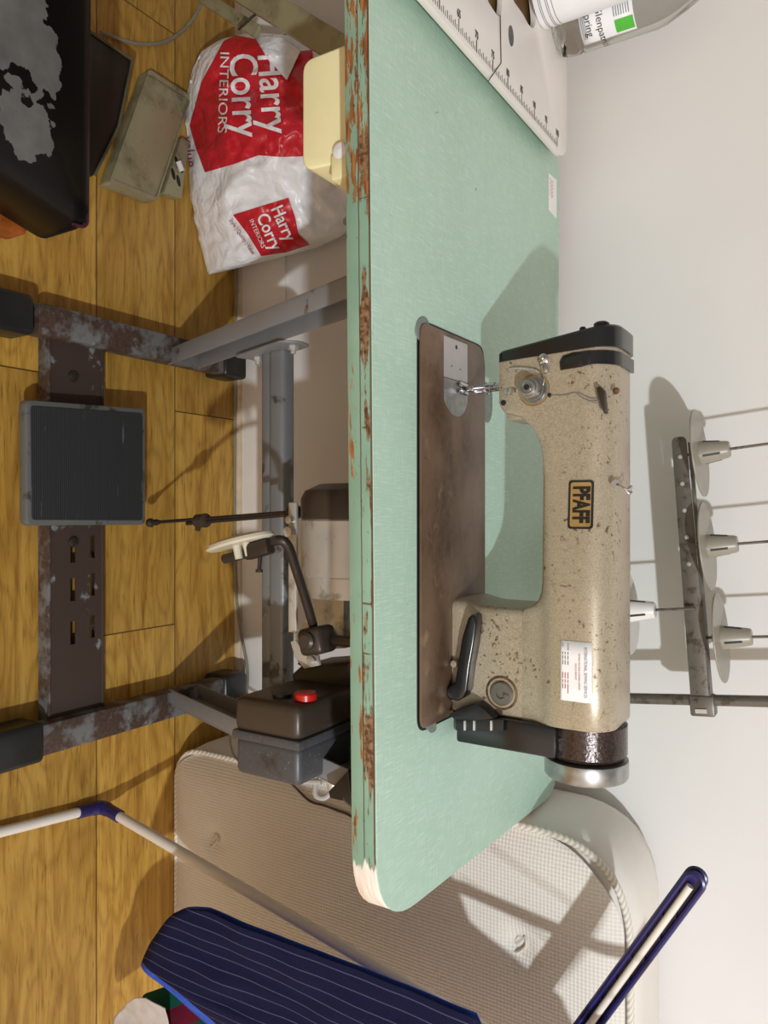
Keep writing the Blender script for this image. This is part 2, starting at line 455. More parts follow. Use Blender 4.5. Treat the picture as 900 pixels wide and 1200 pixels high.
M['white_gloss'] = plain('white_enamel', (226, 220, 215), 0.3, var=0.03, sc=9, spec=0.5)
M['beige_plastic'] = plain('greige_plastic', (150, 144, 130), 0.35, var=0.06, sc=30)
M['white_plastic'] = plain('white_plastic', (226, 224, 220), 0.3, var=0.03, sc=30)
M['stand_metal'] = worn('stand_grey_metal', (112, 106, 98), (92, 82, 72), 60, 0.52, 0.62, 0.4, 0.4, stretch=(1, 1, 1), bump=0.08)
M['navy'] = plain('navy_plastic', (38, 32, 92), 0.3, var=0.06)
M['tube_white'] = plain('white_coated_tube', (226, 218, 208), 0.3, var=0.02)
M['olive'] = worn('olive_cream_enamel', (160, 154, 122), (128, 120, 92), 12, 0.5, 0.66, 0.35, 0.1, speck=((70, 60, 44), 140, 0.72, 0.75))
M['olive_dark'] = worn('olive_grey_paint', (96, 96, 76), (72, 68, 54), 12, 0.55, 0.7, 0.45, 0.1)
M['dark_box'] = worn('dark_brown_sheet', (42, 36, 30), (58, 50, 42), 12, 0.55, 0.7, 0.4, 0.1)
M['lilac'] = plain('pale_lilac_plastic', (196, 194, 206), 0.4, var=0.06, sc=14)
M['cable_grey'] = plain('grey_cable', (140, 134, 118), 0.45, var=0.08)
M['cable_brown'] = plain('brown_cable', (82, 70, 58), 0.45, var=0.1)
M['wood_orange'] = worn('varnished_pine', (176, 98, 44), (132, 68, 28), 24, 0.45, 0.62, 0.3, stretch=(0.2, 1, 1), bump=0.03)
M['piping_pink'] = plain('plum_piping', (74, 30, 52), 0.4, var=0.2)
# black vinyl, peeled to its grey backing in ragged patches
t = NT('peeling_black_vinyl'); X, Yc, Z = t.xyz()
ragged = t.math('ADD', t.math('MULTIPLY', t.noise((16, 16, 16), 3, 0.6), 6.0), t.math('MULTIPLY', t.noise((60, 60, 60), 5, 0.65), 1.6))
def spot(px, py, rx, ry):
    c = at(px, py, Z=0.462)
    dx = t.math('DIVIDE', t.math('SUBTRACT', X, c.x), rx); dy = t.math('DIVIDE', t.math('SUBTRACT', Yc, c.y), ry)
    return t.math('ADD', t.math('MULTIPLY', dx, dx), t.math('MULTIPLY', dy, dy))
dd_ = t.math('MINIMUM', spot(52, 72, 0.045, 0.022), t.math('MINIMUM', spot(28, 152, 0.045, 0.032), spot(18, 22, 0.05, 0.034)))
pn = t.math('SUBTRACT', 5.1, t.math('ADD', dd_, ragged))
pm = t.math('MULTIPLY', t.math('GREATER_THAN', Z, 0.452), t.mask(pn, 0.42, 0.46))
bk = t.mix(t.mask(t.noise((30, 30, 30), 4), 0.3, 0.7), lin((84, 83, 82)), lin((104, 103, 101)))
t.col(t.mix(pm, lin((12, 10, 11)), bk)); t.b.inputs['Specular IOR Level'].default_value = 0.25; t.bump(t.math('MULTIPLY', pm, -1.0), 0.4, 0.0015)
rr = t.n('ShaderNodeMapRange'); t.l(pm, rr.inputs[0]); rr.inputs[3].default_value = 0.32; rr.inputs[4].default_value = 0.8
t.l(rr.outputs[0], t.b.inputs['Roughness']); M['vinyl'] = t.m
# mattress ticking: knitted dimples
def ticking(name, col, dots=True):
    t = NT(name)
    if dots:
        X, Yc, Z = t.xyz()
        a = t.math('SINE', t.math('MULTIPLY', t.math('ADD', X, Z), 2 * pi / 0.0115)); b = t.math('SINE', t.math('MULTIPLY', t.math('SUBTRACT', X, Z), 2 * pi / 0.0115))
        h = t.math('MULTIPLY', a, b)
    else:
        v = t.n('ShaderNodeTexVoronoi'); v.inputs['Scale'].default_value = 1.0; t.l(t.scaled((26, 26, 26)), v.inputs['Vector']); h = v.outputs['Distance']
    n = t.noise((8, 8, 8), 3); c = lin(col)
    t.col(t.mix(t.mask(n, 0.3, 0.7), tuple(v * 0.95 for v in c[:3]) + (1,), c))
    t.bump(h, 0.32, 0.002); return t.set(0.8, 0, 0.2, **{'Sheen Weight': 0.1})
M['ticking'] = ticking('knitted_ticking', (232, 226, 216))
M['border'] = ticking('quilted_border', (232, 226, 218), False)
t = NT('rope_piping'); w = t.n('ShaderNodeTexWave'); w.inputs['Scale'].default_value = 60; w.bands_direction = 'DIAGONAL'; t.l(t.co, w.inputs['Vector'])
t.col(t.mix(w.outputs[1], lin((206, 196, 182)), lin((236, 230, 220)))); t.bump(w.outputs[1], 0.35, 0.002); M['rope'] = t.set(0.6, 0, 0.3)
# pin-striped cotton: stripes follow the UV map
def pinstripe(name, base, alt):
    t = NT(name); uv = t.n('ShaderNodeUVMap'); s = t.n('ShaderNodeSeparateXYZ'); t.l(uv.outputs[0], s.inputs[0])
    f = t.math('FRACT', t.math('MULTIPLY', s.outputs[0], 1.0))
    st = t.math('LESS_THAN', t.math('ABSOLUTE', t.math('SUBTRACT', f, 0.5)), 0.035)
    n = t.mask(t.noise((420, 420, 420), 2), 0.35, 0.65)
    c = t.mix(n, lin(alt), lin(base))
    c = t.mix(t.math('MULTIPLY', st, 0.42), c, lin((112, 110, 140)))
    t.col(c); t.bump(t.noise((500, 500, 500), 2), 0.2, 0.001); return t.set(0.75, 0, 0.2)
M['pinstripe'] = pinstripe('navy_pinstripe_cotton', (9, 16, 58), (6, 10, 42))
M['pin_light'] = pinstripe('blue_pinstripe_reverse', (58, 92, 200), (48, 80, 184))
t = NT('green_maroon_stripe'); X, Yc, Z = t.xyz()
f = t.math('FRACT', t.math('MULTIPLY', t.math('ADD', X, t.math('MULTIPLY', Z, 0.6)), 11.0))
t.col(t.ramp(f, [(0.0, lin((10, 82, 66))), (0.42, lin((10, 82, 66))), (0.43, lin((98, 18, 42))), (0.80, lin((98, 18, 42))), (0.81, lin((16, 64, 56)))]))
t.t.nodes['Color Ramp'].color_ramp.interpolation = 'CONSTANT'; M['green_cloth'] = t.set(0.8, 0, 0.2)
M['grey_cloth'] = plain('pale_grey_cotton', (196, 188, 184), 0.8, var=0.1, sc=60)
def film(name, col, rough):
    t = NT(name); c = lin(col); t.col(c)
    nz = t.n('ShaderNodeTexNoise'); nz.inputs['Scale'].default_value = 9.0; nz.inputs['Detail'].default_value = 3; t.l(t.co, nz.inputs['Vector'])
    wp = t.n('ShaderNodeVectorMath', operation='MULTIPLY_ADD'); t.l(nz.outputs['Color'], wp.inputs[0]); wp.inputs[1].default_value = (0.10, 0.10, 0.10); t.l(t.co, wp.inputs[2])
    hs = []
    for sc, k in ((17.0, 1.0), (41.0, 0.4)):
        v = t.n('ShaderNodeTexVoronoi', feature='DISTANCE_TO_EDGE'); v.inputs['Scale'].default_value = sc; t.l(wp.outputs[0], v.inputs['Vector'])
        hs.append(t.math('MULTIPLY', t.math('MINIMUM', v.outputs['Distance'], 0.28), k))
    t.bump(t.math('ADD', hs[0], hs[1]), 0.26, 0.03); return t.set(rough, 0, 0.5)
M['bag'] = film('white_polythene', (240, 240, 243), 0.32)
M['bag_red'] = film('red_print', (200, 34, 48), 0.36)
M['bag_grey'] = plain('grey_print', (150, 140, 146), 0.4, var=0.0)
M['bag_mauve'] = plain('mauve_print', (168, 74, 96), 0.4, var=0.0)
t = NT('clear_bottle'); t.col((0.80, 0.83, 0.80, 1)); M['clear'] = t.set(0.05, 0, 0.5, **{'Transmission Weight': 1.0, 'IOR': 1.3})
t = NT('water'); t.col((0.86, 0.88, 0.87, 1)); M['water'] = t.set(0.02, 0, 0.5, **{'Transmission Weight': 1.0, 'IOR': 1.33})
M['label_white'] = plain('label_white', (236, 236, 240), 0.4, var=0.02)
M['label_blue'] = plain('label_blue', (40, 62, 160), 0.4, var=0.05)
M['label_green'] = plain('label_green', (84, 184, 64), 0.4, var=0.05)
M['label_grey'] = plain('label_grey', (150, 152, 158), 0.4, var=0.1)
M['cap_pinkish'] = plain('frosted_cap', (204, 192, 182), 0.35, var=0.05)

# ------------------------------------------------------------------ the room
WALL_Y = 1.312
struct(MB().box((0, 0.3, -0.05), (5.0, 5.4, 0.1)).build('floor', M['floor']))
struct(MB().box((0, WALL_Y + 0.05, 1.2), (5.0, 0.1, 2.6)).build('wall_back', M['wall']))
b = MB()
b.prism([(-2.5, WALL_Y, 0), (-2.5, WALL_Y - 0.014, 0), (-2.5, WALL_Y - 0.014, 0.120), (-2.5, WALL_Y - 0.008, 0.130), (-2.5, WALL_Y, 0.130)], (5, 0, 0))
struct(b.build('baseboard_back', M['skirting']))
b = MB()
b.prism([(-2.5, WALL_Y - 0.014, 0), (-2.5, WALL_Y - 0.026, 0), (-2.5, WALL_Y - 0.0245, 0.006), (-2.5, WALL_Y - 0.020, 0.011), (-2.5, WALL_Y - 0.014, 0.0125)], (5, 0, 0))
struct(b.build('trim_1', M['bead']))
# ------------------------------------------------------------------ sewing table
TZ = 0.76
table = thing('sewing_table', 'sewing machine table with worn green laminate top on rusty grey metal legs', 'table', (-0.07, 0.97, 0))
TL, TR = -0.605, 0.462
def table_outline(ins=0.0):
    yf = lambda x: 0.675 + (x + 0.537) * 0.0155
    yb = lambda x: 1.266 - (x + 0.436) * 0.0145
    pts = [(TL + ins, yf(TL) + ins), (TR - ins - 0.012, yf(TR) + ins), (TR - ins + 0.010, yb(TR) - ins), (TL + ins, yb(TL) - ins)]
    return round_poly(pts, [0.03, 0.085, 0.05, 0.03], 10)
b = MB(); b.prism([(x, y, 0.7275) for x, y in table_outline()], (0, 0, 0.0315), 0.0015, 2)
core = b.build('tabletop', M['edge'], table)
b = MB(); b.prism([(x, y, 0.759) for x, y in table_outline(-0.0004)], (0, 0, 0.0012), 0.0004, 1)
b.build('laminate_sheet', M['laminate'], core)
# paper label at the back edge
b = MB(); p = [at(643, 203, Z=TZ), at(643, 246, Z=TZ), at(652, 256, Z=TZ), at(652, 211, Z=TZ)]
b.prism([(q.x, min(q.y, 1.2655), 0.7602) for q in p], (0, 0, 0.0003))
b.mi = 1
for i in range(3):
    for j in range(5):
        x0 = p[0].x + 0.008 + j * 0.006
        b.box((x0 + 0.002 * (i % 2), p[0].y + 0.006 + i * 0.006, 0.7606), (0.0045, 0.0016, 0.0001))
b.build('paper_label', [M['paper'], M['ink_red']], table, 'small white paper label with faded red print')
# rubber-felt corner rests around the cut-out
def leaf(pix, name='corner_pad'):
    b = MB(); c = [at(x, y, Z=TZ) for x, y in pix]
    b.prism([(q.x, q.y, 0.7601) for q in round_poly3(c)], (0, 0, 0.0016), 0.0006, 1)
    b.build(name, M['felt'], table, 'grey pad at the corner of the machine cut-out')
def round_poly3(c, r=0.012):
    return [Vector((x, y, c[0].z)) for x, y in round_poly([(q.x, q.y) for q in c], r, 5)]
leaf([(484, 392), (489, 372), (499, 370), (506, 392), (496, 405)])
leaf([(491, 826), (497, 824), (509, 840), (511, 856), (504, 860), (494, 848)])
leaf([(563, 470), (566, 445), (576, 455), (576, 485), (572, 497), (566, 492)])
b = MB(); b.prism([(x, y, 0.7601) for x, y in round_poly([(-0.2255, 0.7755), (0.2575, 0.7755), (0.2575, 0.9605), (-0.2255, 0.9605)], 0.02)], (0, 0, 0.0008))  # no real cut-out: black sheet painted as the shaded gap around the bed
b.build('cutout_rim', M['ink'], table)

FEET = {'L': (-0.318, -1), 'R': (0.376, 1)}
for key, (fx, sgn) in FEET.items():
    b = MB(); b.bar((fx, 0.765, 0.040), (fx, 1.200, 0.040), 0.052, 0.036, bevel=0.004)
    # weld bead where the upright meets the foot
    foot = b.build('foot', M['frame_rust'], table)
    for (y0, y1, w) in ((0.675, 0.754 if key == 'L' else 0.772, 0.066), (1.190, 1.258, 0.062)):
        b = MB(); b.box((fx, (y0 + y1) / 2, 0.0325), (w, y1 - y0, 0.065), None, 0.009, 3)
        b.build('rubber_cap', M['rubber'], foot, 'black rubber cap')
    # upright: C-channel leaning towards the front
    P0 = Vector((fx, 1.085, 0.052)); P1 = Vector((fx, 0.845, 0.727))
    d = (P1 - P0).normalized(); nrm = Vector((1, 0, 0)).cross(d).normalized()
    b = MB()
    b.bar(P0, P1, 0.004, 0.066, up=nrm, bevel=0.001)
    outx = -sgn * 0.0
    W = 0.066
    # web (faces the middle of the table) and two flanges
    for s in (-1, 1):
        o = nrm * (W / 2 - 0.002) * s
        b.bar(P0 + o + Vector((0.014 * (1 if key == 'L' else -1), 0, 0)), P1 + o + Vector((0.014 * (1 if key == 'L' else -1), 0, 0)), 0.030, 0.004, up=nrm, bevel=0.001)
    # stiffening rib along the web
    b.tube([P0 + d * 0.02 + Vector((0.003 * (1 if key == 'L' else -1), 0, 0)), P1 - d * 0.02 + Vector((0.003 * (1 if key == 'L' else -1), 0, 0))], 0.006, 8)
    up = b.build('upright', M['frame_grey'], table)
    b = MB()
    b.prism([(fx - 0.05, 0.72, 0.7245), (fx + 0.05, 0.72, 0.7245), (fx + 0.05, 1.05, 0.7245), (fx - 0.05, 1.05, 0.7245)], (0, 0, 0.003), 0.001)
    pr = round_poly([(0.72, 0.7235), (0.76, 0.66), (0.85, 0.69), (0.89, 0.7235)], 0.02)
    b.prism([(fx - 0.03 * 1, y, z) for y, z in pr], (-0.003, 0, 0), 0.001)
    b.build('mounting_plate', M['frame_grey'], up)
    # bolted flange of the crossbar
    mid = Vector((fx, 1.046, 0.316)) - Vector((0.004, 0, 0)) * sgn * 0
    b = MB(); fxx = fx + (0.031 if key == 'L' else -0.031)
    b.prism([Vector((fxx, mid.y, mid.z)) + d * u + nrm * v for u, v in round_poly([(-0.09, -0.03), (0.075, -0.03), (0.09, 0.0), (0.075, 0.03), (-0.09, 0.03)], 0.012)], (0.004 * (1 if key == 'L' else -1), 0, 0), 0.001)
    b.build('flange', M['frame_grey'], up)
    for u in (-0.062, 0.060):
        c = Vector((fxx, mid.y, mid.z)) + d * u - nrm * 0.004
        b = MB(); b.lathe([(0.0095, 0), (0.0095, 0.010), (0.007, 0.011)], c, (1 if key == 'L' else -1, 0, 0), 6)
        b.lathe([(0.005, 0), (0.005, 0.016), (0.004, 0.017)], c, (1 if key == 'L' else -1, 0, 0), 12)
        b.build('bolt', M['alu'], up)

# crossbar: two rounded channels side by side
b = MB()
X0, X1 = FEET['L'][0] + 0.03, FEET['R'][0] - 0.03
b.bar((X0, 1.066, 0.296), (X1, 1.066, 0.296), 0.030, 0.030, bevel=0.008, seg=3)
b.bar((X0, 1.056, 0.327), (X1, 1.056, 0.327), 0.034, 0.036, bevel=0.009, seg=3)
b.bar((X0, 1.062, 0.311), (X1, 1.062, 0.311), 0.020, 0.024)
b.build('crossbar', M['crossbar'], table)

# slotted treadle rail between the feet (an upside-down channel), slots cut through the web
def rail():
    b = MB(); zt = 0.034
    xs0, xs1 = FEET['L'][0] + 0.02, FEET['R'][0] - 0.02
    ya, yb = 0.801, 0.904
    slots = []
    for x0 in (0.048, 0.115, 0.190):
        for yc in (0.846, 0.886): slots.append((x0 + (0.0 if yc < 0.86 else -0.006), x0 + 0.040 + (0.0 if yc < 0.86 else -0.006), yc - 0.0055, yc + 0.0055))
    xs = sorted(set([xs0, xs1] + [s[0] for s in slots] + [s[1] for s in slots])); ys = sorted(set([ya, yb] + [s[2] for s in slots] + [s[3] for s in slots]))
    t = bmesh.new(); vs = {}
    def V(x, y, z):
        k = (round(x, 5), round(y, 5), z)
        if k not in vs: vs[k] = t.verts.new(k)
        return vs[k]
    fs = []
    for i in range(len(xs) - 1):
        for j in range(len(ys) - 1):
            cx, cy = (xs[i] + xs[i + 1]) / 2, (ys[j] + ys[j + 1]) / 2
            if any(s[0] < cx < s[1] and s[2] < cy < s[3] for s in slots): continue
            fs.append(t.faces.new((V(xs[i], ys[j], zt), V(xs[i + 1], ys[j], zt), V(xs[i + 1], ys[j + 1], zt), V(xs[i], ys[j + 1], zt))))
    r = bmesh.ops.extrude_face_region(t, geom=fs)
    bmesh.ops.translate(t, vec=(0, 0, -0.003), verts=[v for v in r['geom'] if isinstance(v, bmesh.types.BMVert)])
    bmesh.ops.recalc_face_normals(t, faces=t.faces)
    b._take(t)
    b.mi = 1
    b.box(((xs0 + xs1) / 2, ya - 0.002, 0.022), (xs1 - xs0, 0.004, 0.030), None, 0.001)
    b.mi = 0
    b.box(((xs0 + xs1) / 2, yb + 0.002, 0.022), (xs1 - xs0, 0.004, 0.030), None, 0.001)
    return b.build('treadle_rail', [M['rail'], M['frame_rust']], table)
rl = rail()
b = MB(); b.lathe([(0.010, 0), (0.009, 0.003), (0.005, 0.005)], (0.052, 0.846, 0.034), (0, 0, 1), 16)
b.build('bolt', M['dark_steel'], rl)
b = MB(); b.lathe([(0.010, 0), (0.009, 0.003), (0.005, 0.005)], (-0.236, 0.846, 0.034), (0, 0, 1), 16)
b.build('bolt', M['dark_steel'], rl)

# pedal
pc = [at(29, 468, Z=0.068), at(170, 479, Z=0.078), at(170, 615, Z=0.078), at(30, 616, Z=0.068)]
b = MB()
pl = round_poly([(p.x, p.y) for p in (pc[0], pc[3], pc[2], pc[1])], 0.010, 4)
b.prism([(x, y, 0.050 + (y - 0.74) * 0.045) for x, y in pl], (0, 0, 0.020), 0.004, 2)
# bracket feet under the plate
for x in (-0.165, 0.005):
    b.box((x, 0.85, 0.045), (0.02, 0.05, 0.022), None, 0.002)
pd = b.build('pedal', M['pedal_rim'], table)
b = MB(); ins = round_poly([(pc[0].x + 0.009, pc[0].y + 0.008), (pc[3].x - 0.009, pc[3].y + 0.008), (pc[2].x - 0.008, pc[2].y - 0.008), (pc[1].x + 0.009, pc[1].y - 0.008)], 0.006, 3)
b.prism([(x, y, 0.0695 + (y - 0.74) * 0.045) for x, y in ins], (0, 0, 0.002), 0.0007, 1)
b.build('rubber_mat', M['ribbed'], pd, 'ribbed black rubber mat')

# pitman rod from the pedal up to the clutch lever
A = Vector((0.020, 0.972, 0.082)); Bp = Vector((0.000, 0.935, 0.452))
dd = (Bp - A).normalized()
b = MB(); b.tube([A, A + dd * 0.36], 0.0032, 10); b.tube([A + dd * 0.11 + Vector((0.006, 0, 0)), Bp + Vector((0.003, 0, 0))], 0.0036, 10)
b.lathe([(0.004, -0.004), (0.008, 0), (0.0085, 0.006), (0.005, 0.012), (0.006, 0.022), (0.004, 0.03)], A, dd, 12)
rod = b.build('pitman_rod', M['dark_steel'], table)
b = MB(); b.lathe([(0.006, -0.014), (0.012, -0.011), (0.0125, 0.011), (0.006, 0.014)], A + dd * 0.150 + Vector((0.003, 0, 0)), dd, 16)
b.tube([A + dd * 0.145 + Vector((0.003, 0, 0)), A + dd * 0.145 + Vector((0.020, -0.006, 0))], 0.0045, 8)
b.build('clamp', M['bronze'], rod)
b = MB(); b.lathe([(0.011, -0.007), (0.012, 0), (0.011, 0.007)], Bp, (0, 1, 0), 14); b.build('rod_eye', M['dark_steel'], rod)

# motor: capped drum under the top, lever and belt guard
MY, MZ, MR = 0.965, 0.540, 0.078
b = MB()
b.lathe([(0.0, 0.002), (0.050, 0.0), (MR * 0.92, 0.010), (MR, 0.022), (MR, 0.052)], (-0.042, MY, MZ), (1, 0, 0), 40)
mo = b.build('motor', M['bronze'], table)
b = MB(); b.lathe([(MR * 0.96, 0.0), (MR * 1.0, 0.004), (MR * 0.98, 0.085), (MR * 0.90, 0.088), (MR * 0.89, 0.118), (0.0, 0.12)], (0.009, MY, MZ), (1, 0, 0), 40)
b.build('motor_drum', M['alu'], mo, 'bare aluminium drum of the motor')
b = MB()
b.box((0.085, 0.925, 0.458), (0.20, 0.006, 0.016), None, 0.002); b.lathe([(0.008, 0), (0.008, 0.012), (0.005, 0.013)], (0.030, 0.922, 0.458), (0, -1, 0), 14)
b.lathe([(0.006, 0), (0.006, 0.010), (0.004, 0.011)], (0.012, 0.922, 0.458), (0, -1, 0), 14)
b.build('clutch_lever', M['alu'], mo)
b = MB()
pp = [at(372, 702, Y=0.97), at(403, 690, Y=0.97), at(403, 760, Y=0.97), at(350, 762, Y=0.97), at(346, 745, Y=0.97)]
b.prism([(q.x, q.y, q.z) for q in pp], (0, 0.05, 0), 0.004)
b.lathe([(0.010, 0), (0.010, 0.01), (0.006, 0.012)], at(388, 746, Y=0.968), (0, -1, 0), 14)
b.build('motor_bracket', M['alu'], mo)
b = MB()
pp = [at(341, 790, Y=0.95), at(352, 780, Y=0.95), at(410, 776, Y=0.95), at(410, 835, Y=0.95), at(345, 835, Y=0.95)]
b.prism([(q.x, q.y, q.z) for q in pp], (0, 0.09, 0), 0.006)
b.build('belt_guard', M['black'], mo)
b = MB(); q0 = at(357, 782, Y=0.945)
for i in range(7): b.lathe([(0.009, 0), (0.011, 0.0018), (0.009, 0.0036)], q0 + Vector((-0.004 - i * 0.0036, 0, 0.0)), (-1, 0, 0), 14)
b.tube([q0, q0 - Vector((0.035, 0, 0))], 0.006, 10)
b.build('spring', M['dark_steel'], mo)

# knee lifter
b = MB()
kp = curve_pts([at(263, 655, Y=0.80), at(290, 648, Y=0.80), at(312, 638, Y=0.80), at(328, 633, Y=0.80), at(338, 641, Y=0.81), at(346, 664, Y=0.83), at(356, 695, Y=0.86), at(367, 733, Y=0.89)], 8)
b.tube(kp, 0.0068, 12)
kl = b.build('knee_lifter', M['dark_steel'], table)
b = MB()
c = at(281, 637, Y=0.79); ud = (at(318, 624, Y=0.79) - at(246, 645, Y=0.79)); L = ud.length; ud.normalize()
wd = Vector((0, 1, 0)); nd = ud.cross(wd).normalized()
if nd.x > 0: nd = -nd
def padpt(i, j):
    r = j; th = 2 * pi * i
    return c + ud * (L / 2 * r * cos(th)) + wd * (0.030 * r * sin(th)) + nd * (0.004 + 0.004 * (1 - r * r))
loopA = [[c + ud * (L / 2 * r * cos(2 * pi * k / 28)) + wd * (0.032 * r * sin(2 * pi * k / 28)) + nd * h for k in range(28)] for r, h in ((0.3, -0.002), (0.9, -0.002), (1.0, 0.001), (0.97, 0.005), (0.7, 0.009), (0.25, 0.011))]
b.loft(loopA)
for s in (-0.006, 0.012): b.tube([c + ud * s - nd * 0.001, c + ud * s - nd * 0.020], [0.006, 0.0055], 10)
b.build('knee_pad', M['offwhite'], kl, 'aged white oval knee pad')
b = MB(); q = at(305, 643, Y=0.795)
b.bar(q - ud * 0.026, q + ud * 0.020, 0.020, 0.022, up=nd, bevel=0.005)
b.tube([q + Vector((0.008, 0, 0)), q + Vector((0.030, 0, -0.002))], 0.003, 8); b.lathe([(0.005, 0), (0.005, 0.004)], q + Vector((0.028, 0, -0.002)), (1, 0, 0), 10)
b.build('pad_clamp', M['dark_steel'], kl)
b = MB(); q = at(372, 750, Y=0.895)
b.box(q, (0.040, 0.045, 0.042), Matrix.Rotation(radians(-12), 3, 'Y'), 0.009, 3)
b.lathe([(0.013, 0), (0.013, 0.006), (0.009, 0.009)], q + Vector((-0.002, -0.022, 0.0)), (0, -1, 0), 20)
b.tube([q + Vector((0, 0.01, 0.015)), q + Vector((0.0, 0.02, 0.10))], 0.008, 10)
b.build('joint_block', M['bronze'], kl)
b = MB(); q = at(360, 772, Y=0.90)
b.prism([at(340, 752, Y=0.9), at(346, 750, Y=0.9), at(356, 766, Y=0.9), at(372, 768, Y=0.9), at(374, 780, Y=0.9), at(356, 784, Y=0.9), at(345, 770, Y=0.9)], (0, 0.006, 0), 0.0015)
b.lathe([(0.007, 0), (0.007, 0.004), (0.005, 0.005)], at(366, 774, Y=0.9), (0, -1, 0), 14)
b.build('stop_lever', M['alu'], kl)

# switch box: two halves with a seam, buttons on its left end
SX0, SX1, SY0, SY1, SZ0, SZ1 = 0.262, 0.372, 0.815, 1.02, 0.436, 0.556
SXM = 0.312
b = MB(); b.box(((SX0 + SXM) / 2, (SY0 + SY1) / 2, (SZ0 + SZ1) / 2), (SXM - SX0, SY1 - SY0, SZ1 - SZ0), None, 0.012, 3)
sw = b.build('switch_box', M['bronze'], table)
b = MB(); b.box(((SX1 + SXM) / 2 + 0.004, (SY0 + SY1) / 2, (SZ0 + SZ1) / 2), (SX1 - SXM - 0.006, SY1 - SY0 - 0.004, SZ1 - SZ0 - 0.004), None, 0.010, 3)
b.box((SXM + 0.004, (SY0 + SY1) / 2, (SZ0 + SZ1) / 2), (0.014, SY1 - SY0 + 0.003, SZ1 - SZ0 + 0.003), None, 0.004, 2)
b.build('box_base', M['box_grey'], sw, 'blue-grey back half of the switch box')
b = MB(); b.lathe([(0.016, 0), (0.016, 0.008), (0.014, 0.0105), (0, 0.011)], (SX0 - 0.001, 0.850, 0.540), (-1, 0, 0), 24); b.build('red_button', M['red'], sw, 'red stop button')
b = MB(); b.lathe([(0.014, 0), (0.014, 0.005), (0, 0.006)], (SX0, 0.848, 0.500), (-1, 0, 0), 24); b.build('black_button', M['black'], sw)
b = MB(); b.prism([(SX0 + 0.02, 0.95, SZ1), (SX0 + 0.09, 0.95, SZ1), (SX0 + 0.09, 1.0, SZ1), (SX0 + 0.02, 1.0, SZ1)], (0, 0, 0.727 - SZ1), 0.004)
b.build('hanger_bracket', M['black'], sw)
b = MB(); q = at(392, 893, Y=0.86)
b.lathe([(0.022, 0), (0.022, 0.008), (0.014, 0.009), (0.014, 0.02), (0.018, 0.021), (0.018, 0.028), (0.009, 0.030), (0.009, 0.045)], (SX1 - 0.001, 0.93, 0.530), (1, 0, 0), 20)
b.tube(curve_pts([(SX1 + 0.04, 0.93, 0.53), (SX1 + 0.052, 0.92, 0.522), (SX1 + 0.048, 0.915, 0.508), (SX1 + 0.02, 0.925, 0.503)], 6), 0.004, 8)
b.tube([(SX1 + 0.03, 0.92, 0.515), (SX1 + 0.032, 0.912, 0.488)], 0.004, 8)
b.build('cable_gland', M['alu'], sw)
b = MB(); pp = [at(384, 928, Y=0.84), at(408, 902, Y=0.84), at(412, 942, Y=0.84), at(386, 936, Y=0.84)]
b.prism([(q.x, q.y, q.z) for q in pp], (0, 0.03, 0), 0.003); b.build('cover_plate', M['black'], sw)

# cream drawer hanging under the left front
b = MB()
b.prism([(x, 0.720, z) for x, z in round_poly([(-0.534, 0.636), (-0.404, 0.636), (-0.400, 0.700), (-0.534, 0.700)], [0.016, 0.016, 0.004, 0.004], 6)], (0, 0.24, 0), 0.005, 3)
dr = b.build('drawer', M['cream'], table, 'cream plastic drawer under the table top')
b = MB(); b.box((-0.392, 0.81, 0.706), (0.030, 0.20, 0.043), None, 0.003); b.build('drawer_runner', M['cream'], dr)
b = MB(); b.box((-0.548, 0.82, 0.712), (0.020, 0.20, 0.03), None, 0.003); b.build('drawer_runner', M['cream'], dr)
b = MB(); b.lathe([(0.008, 0), (0.010, 0.004), (0.009, 0.010), (0, 0.012)], (-0.409, 0.720, 0.697), (0, -1, 0), 18)
b.build('knob', M['label_white'], dr, 'small white knob')
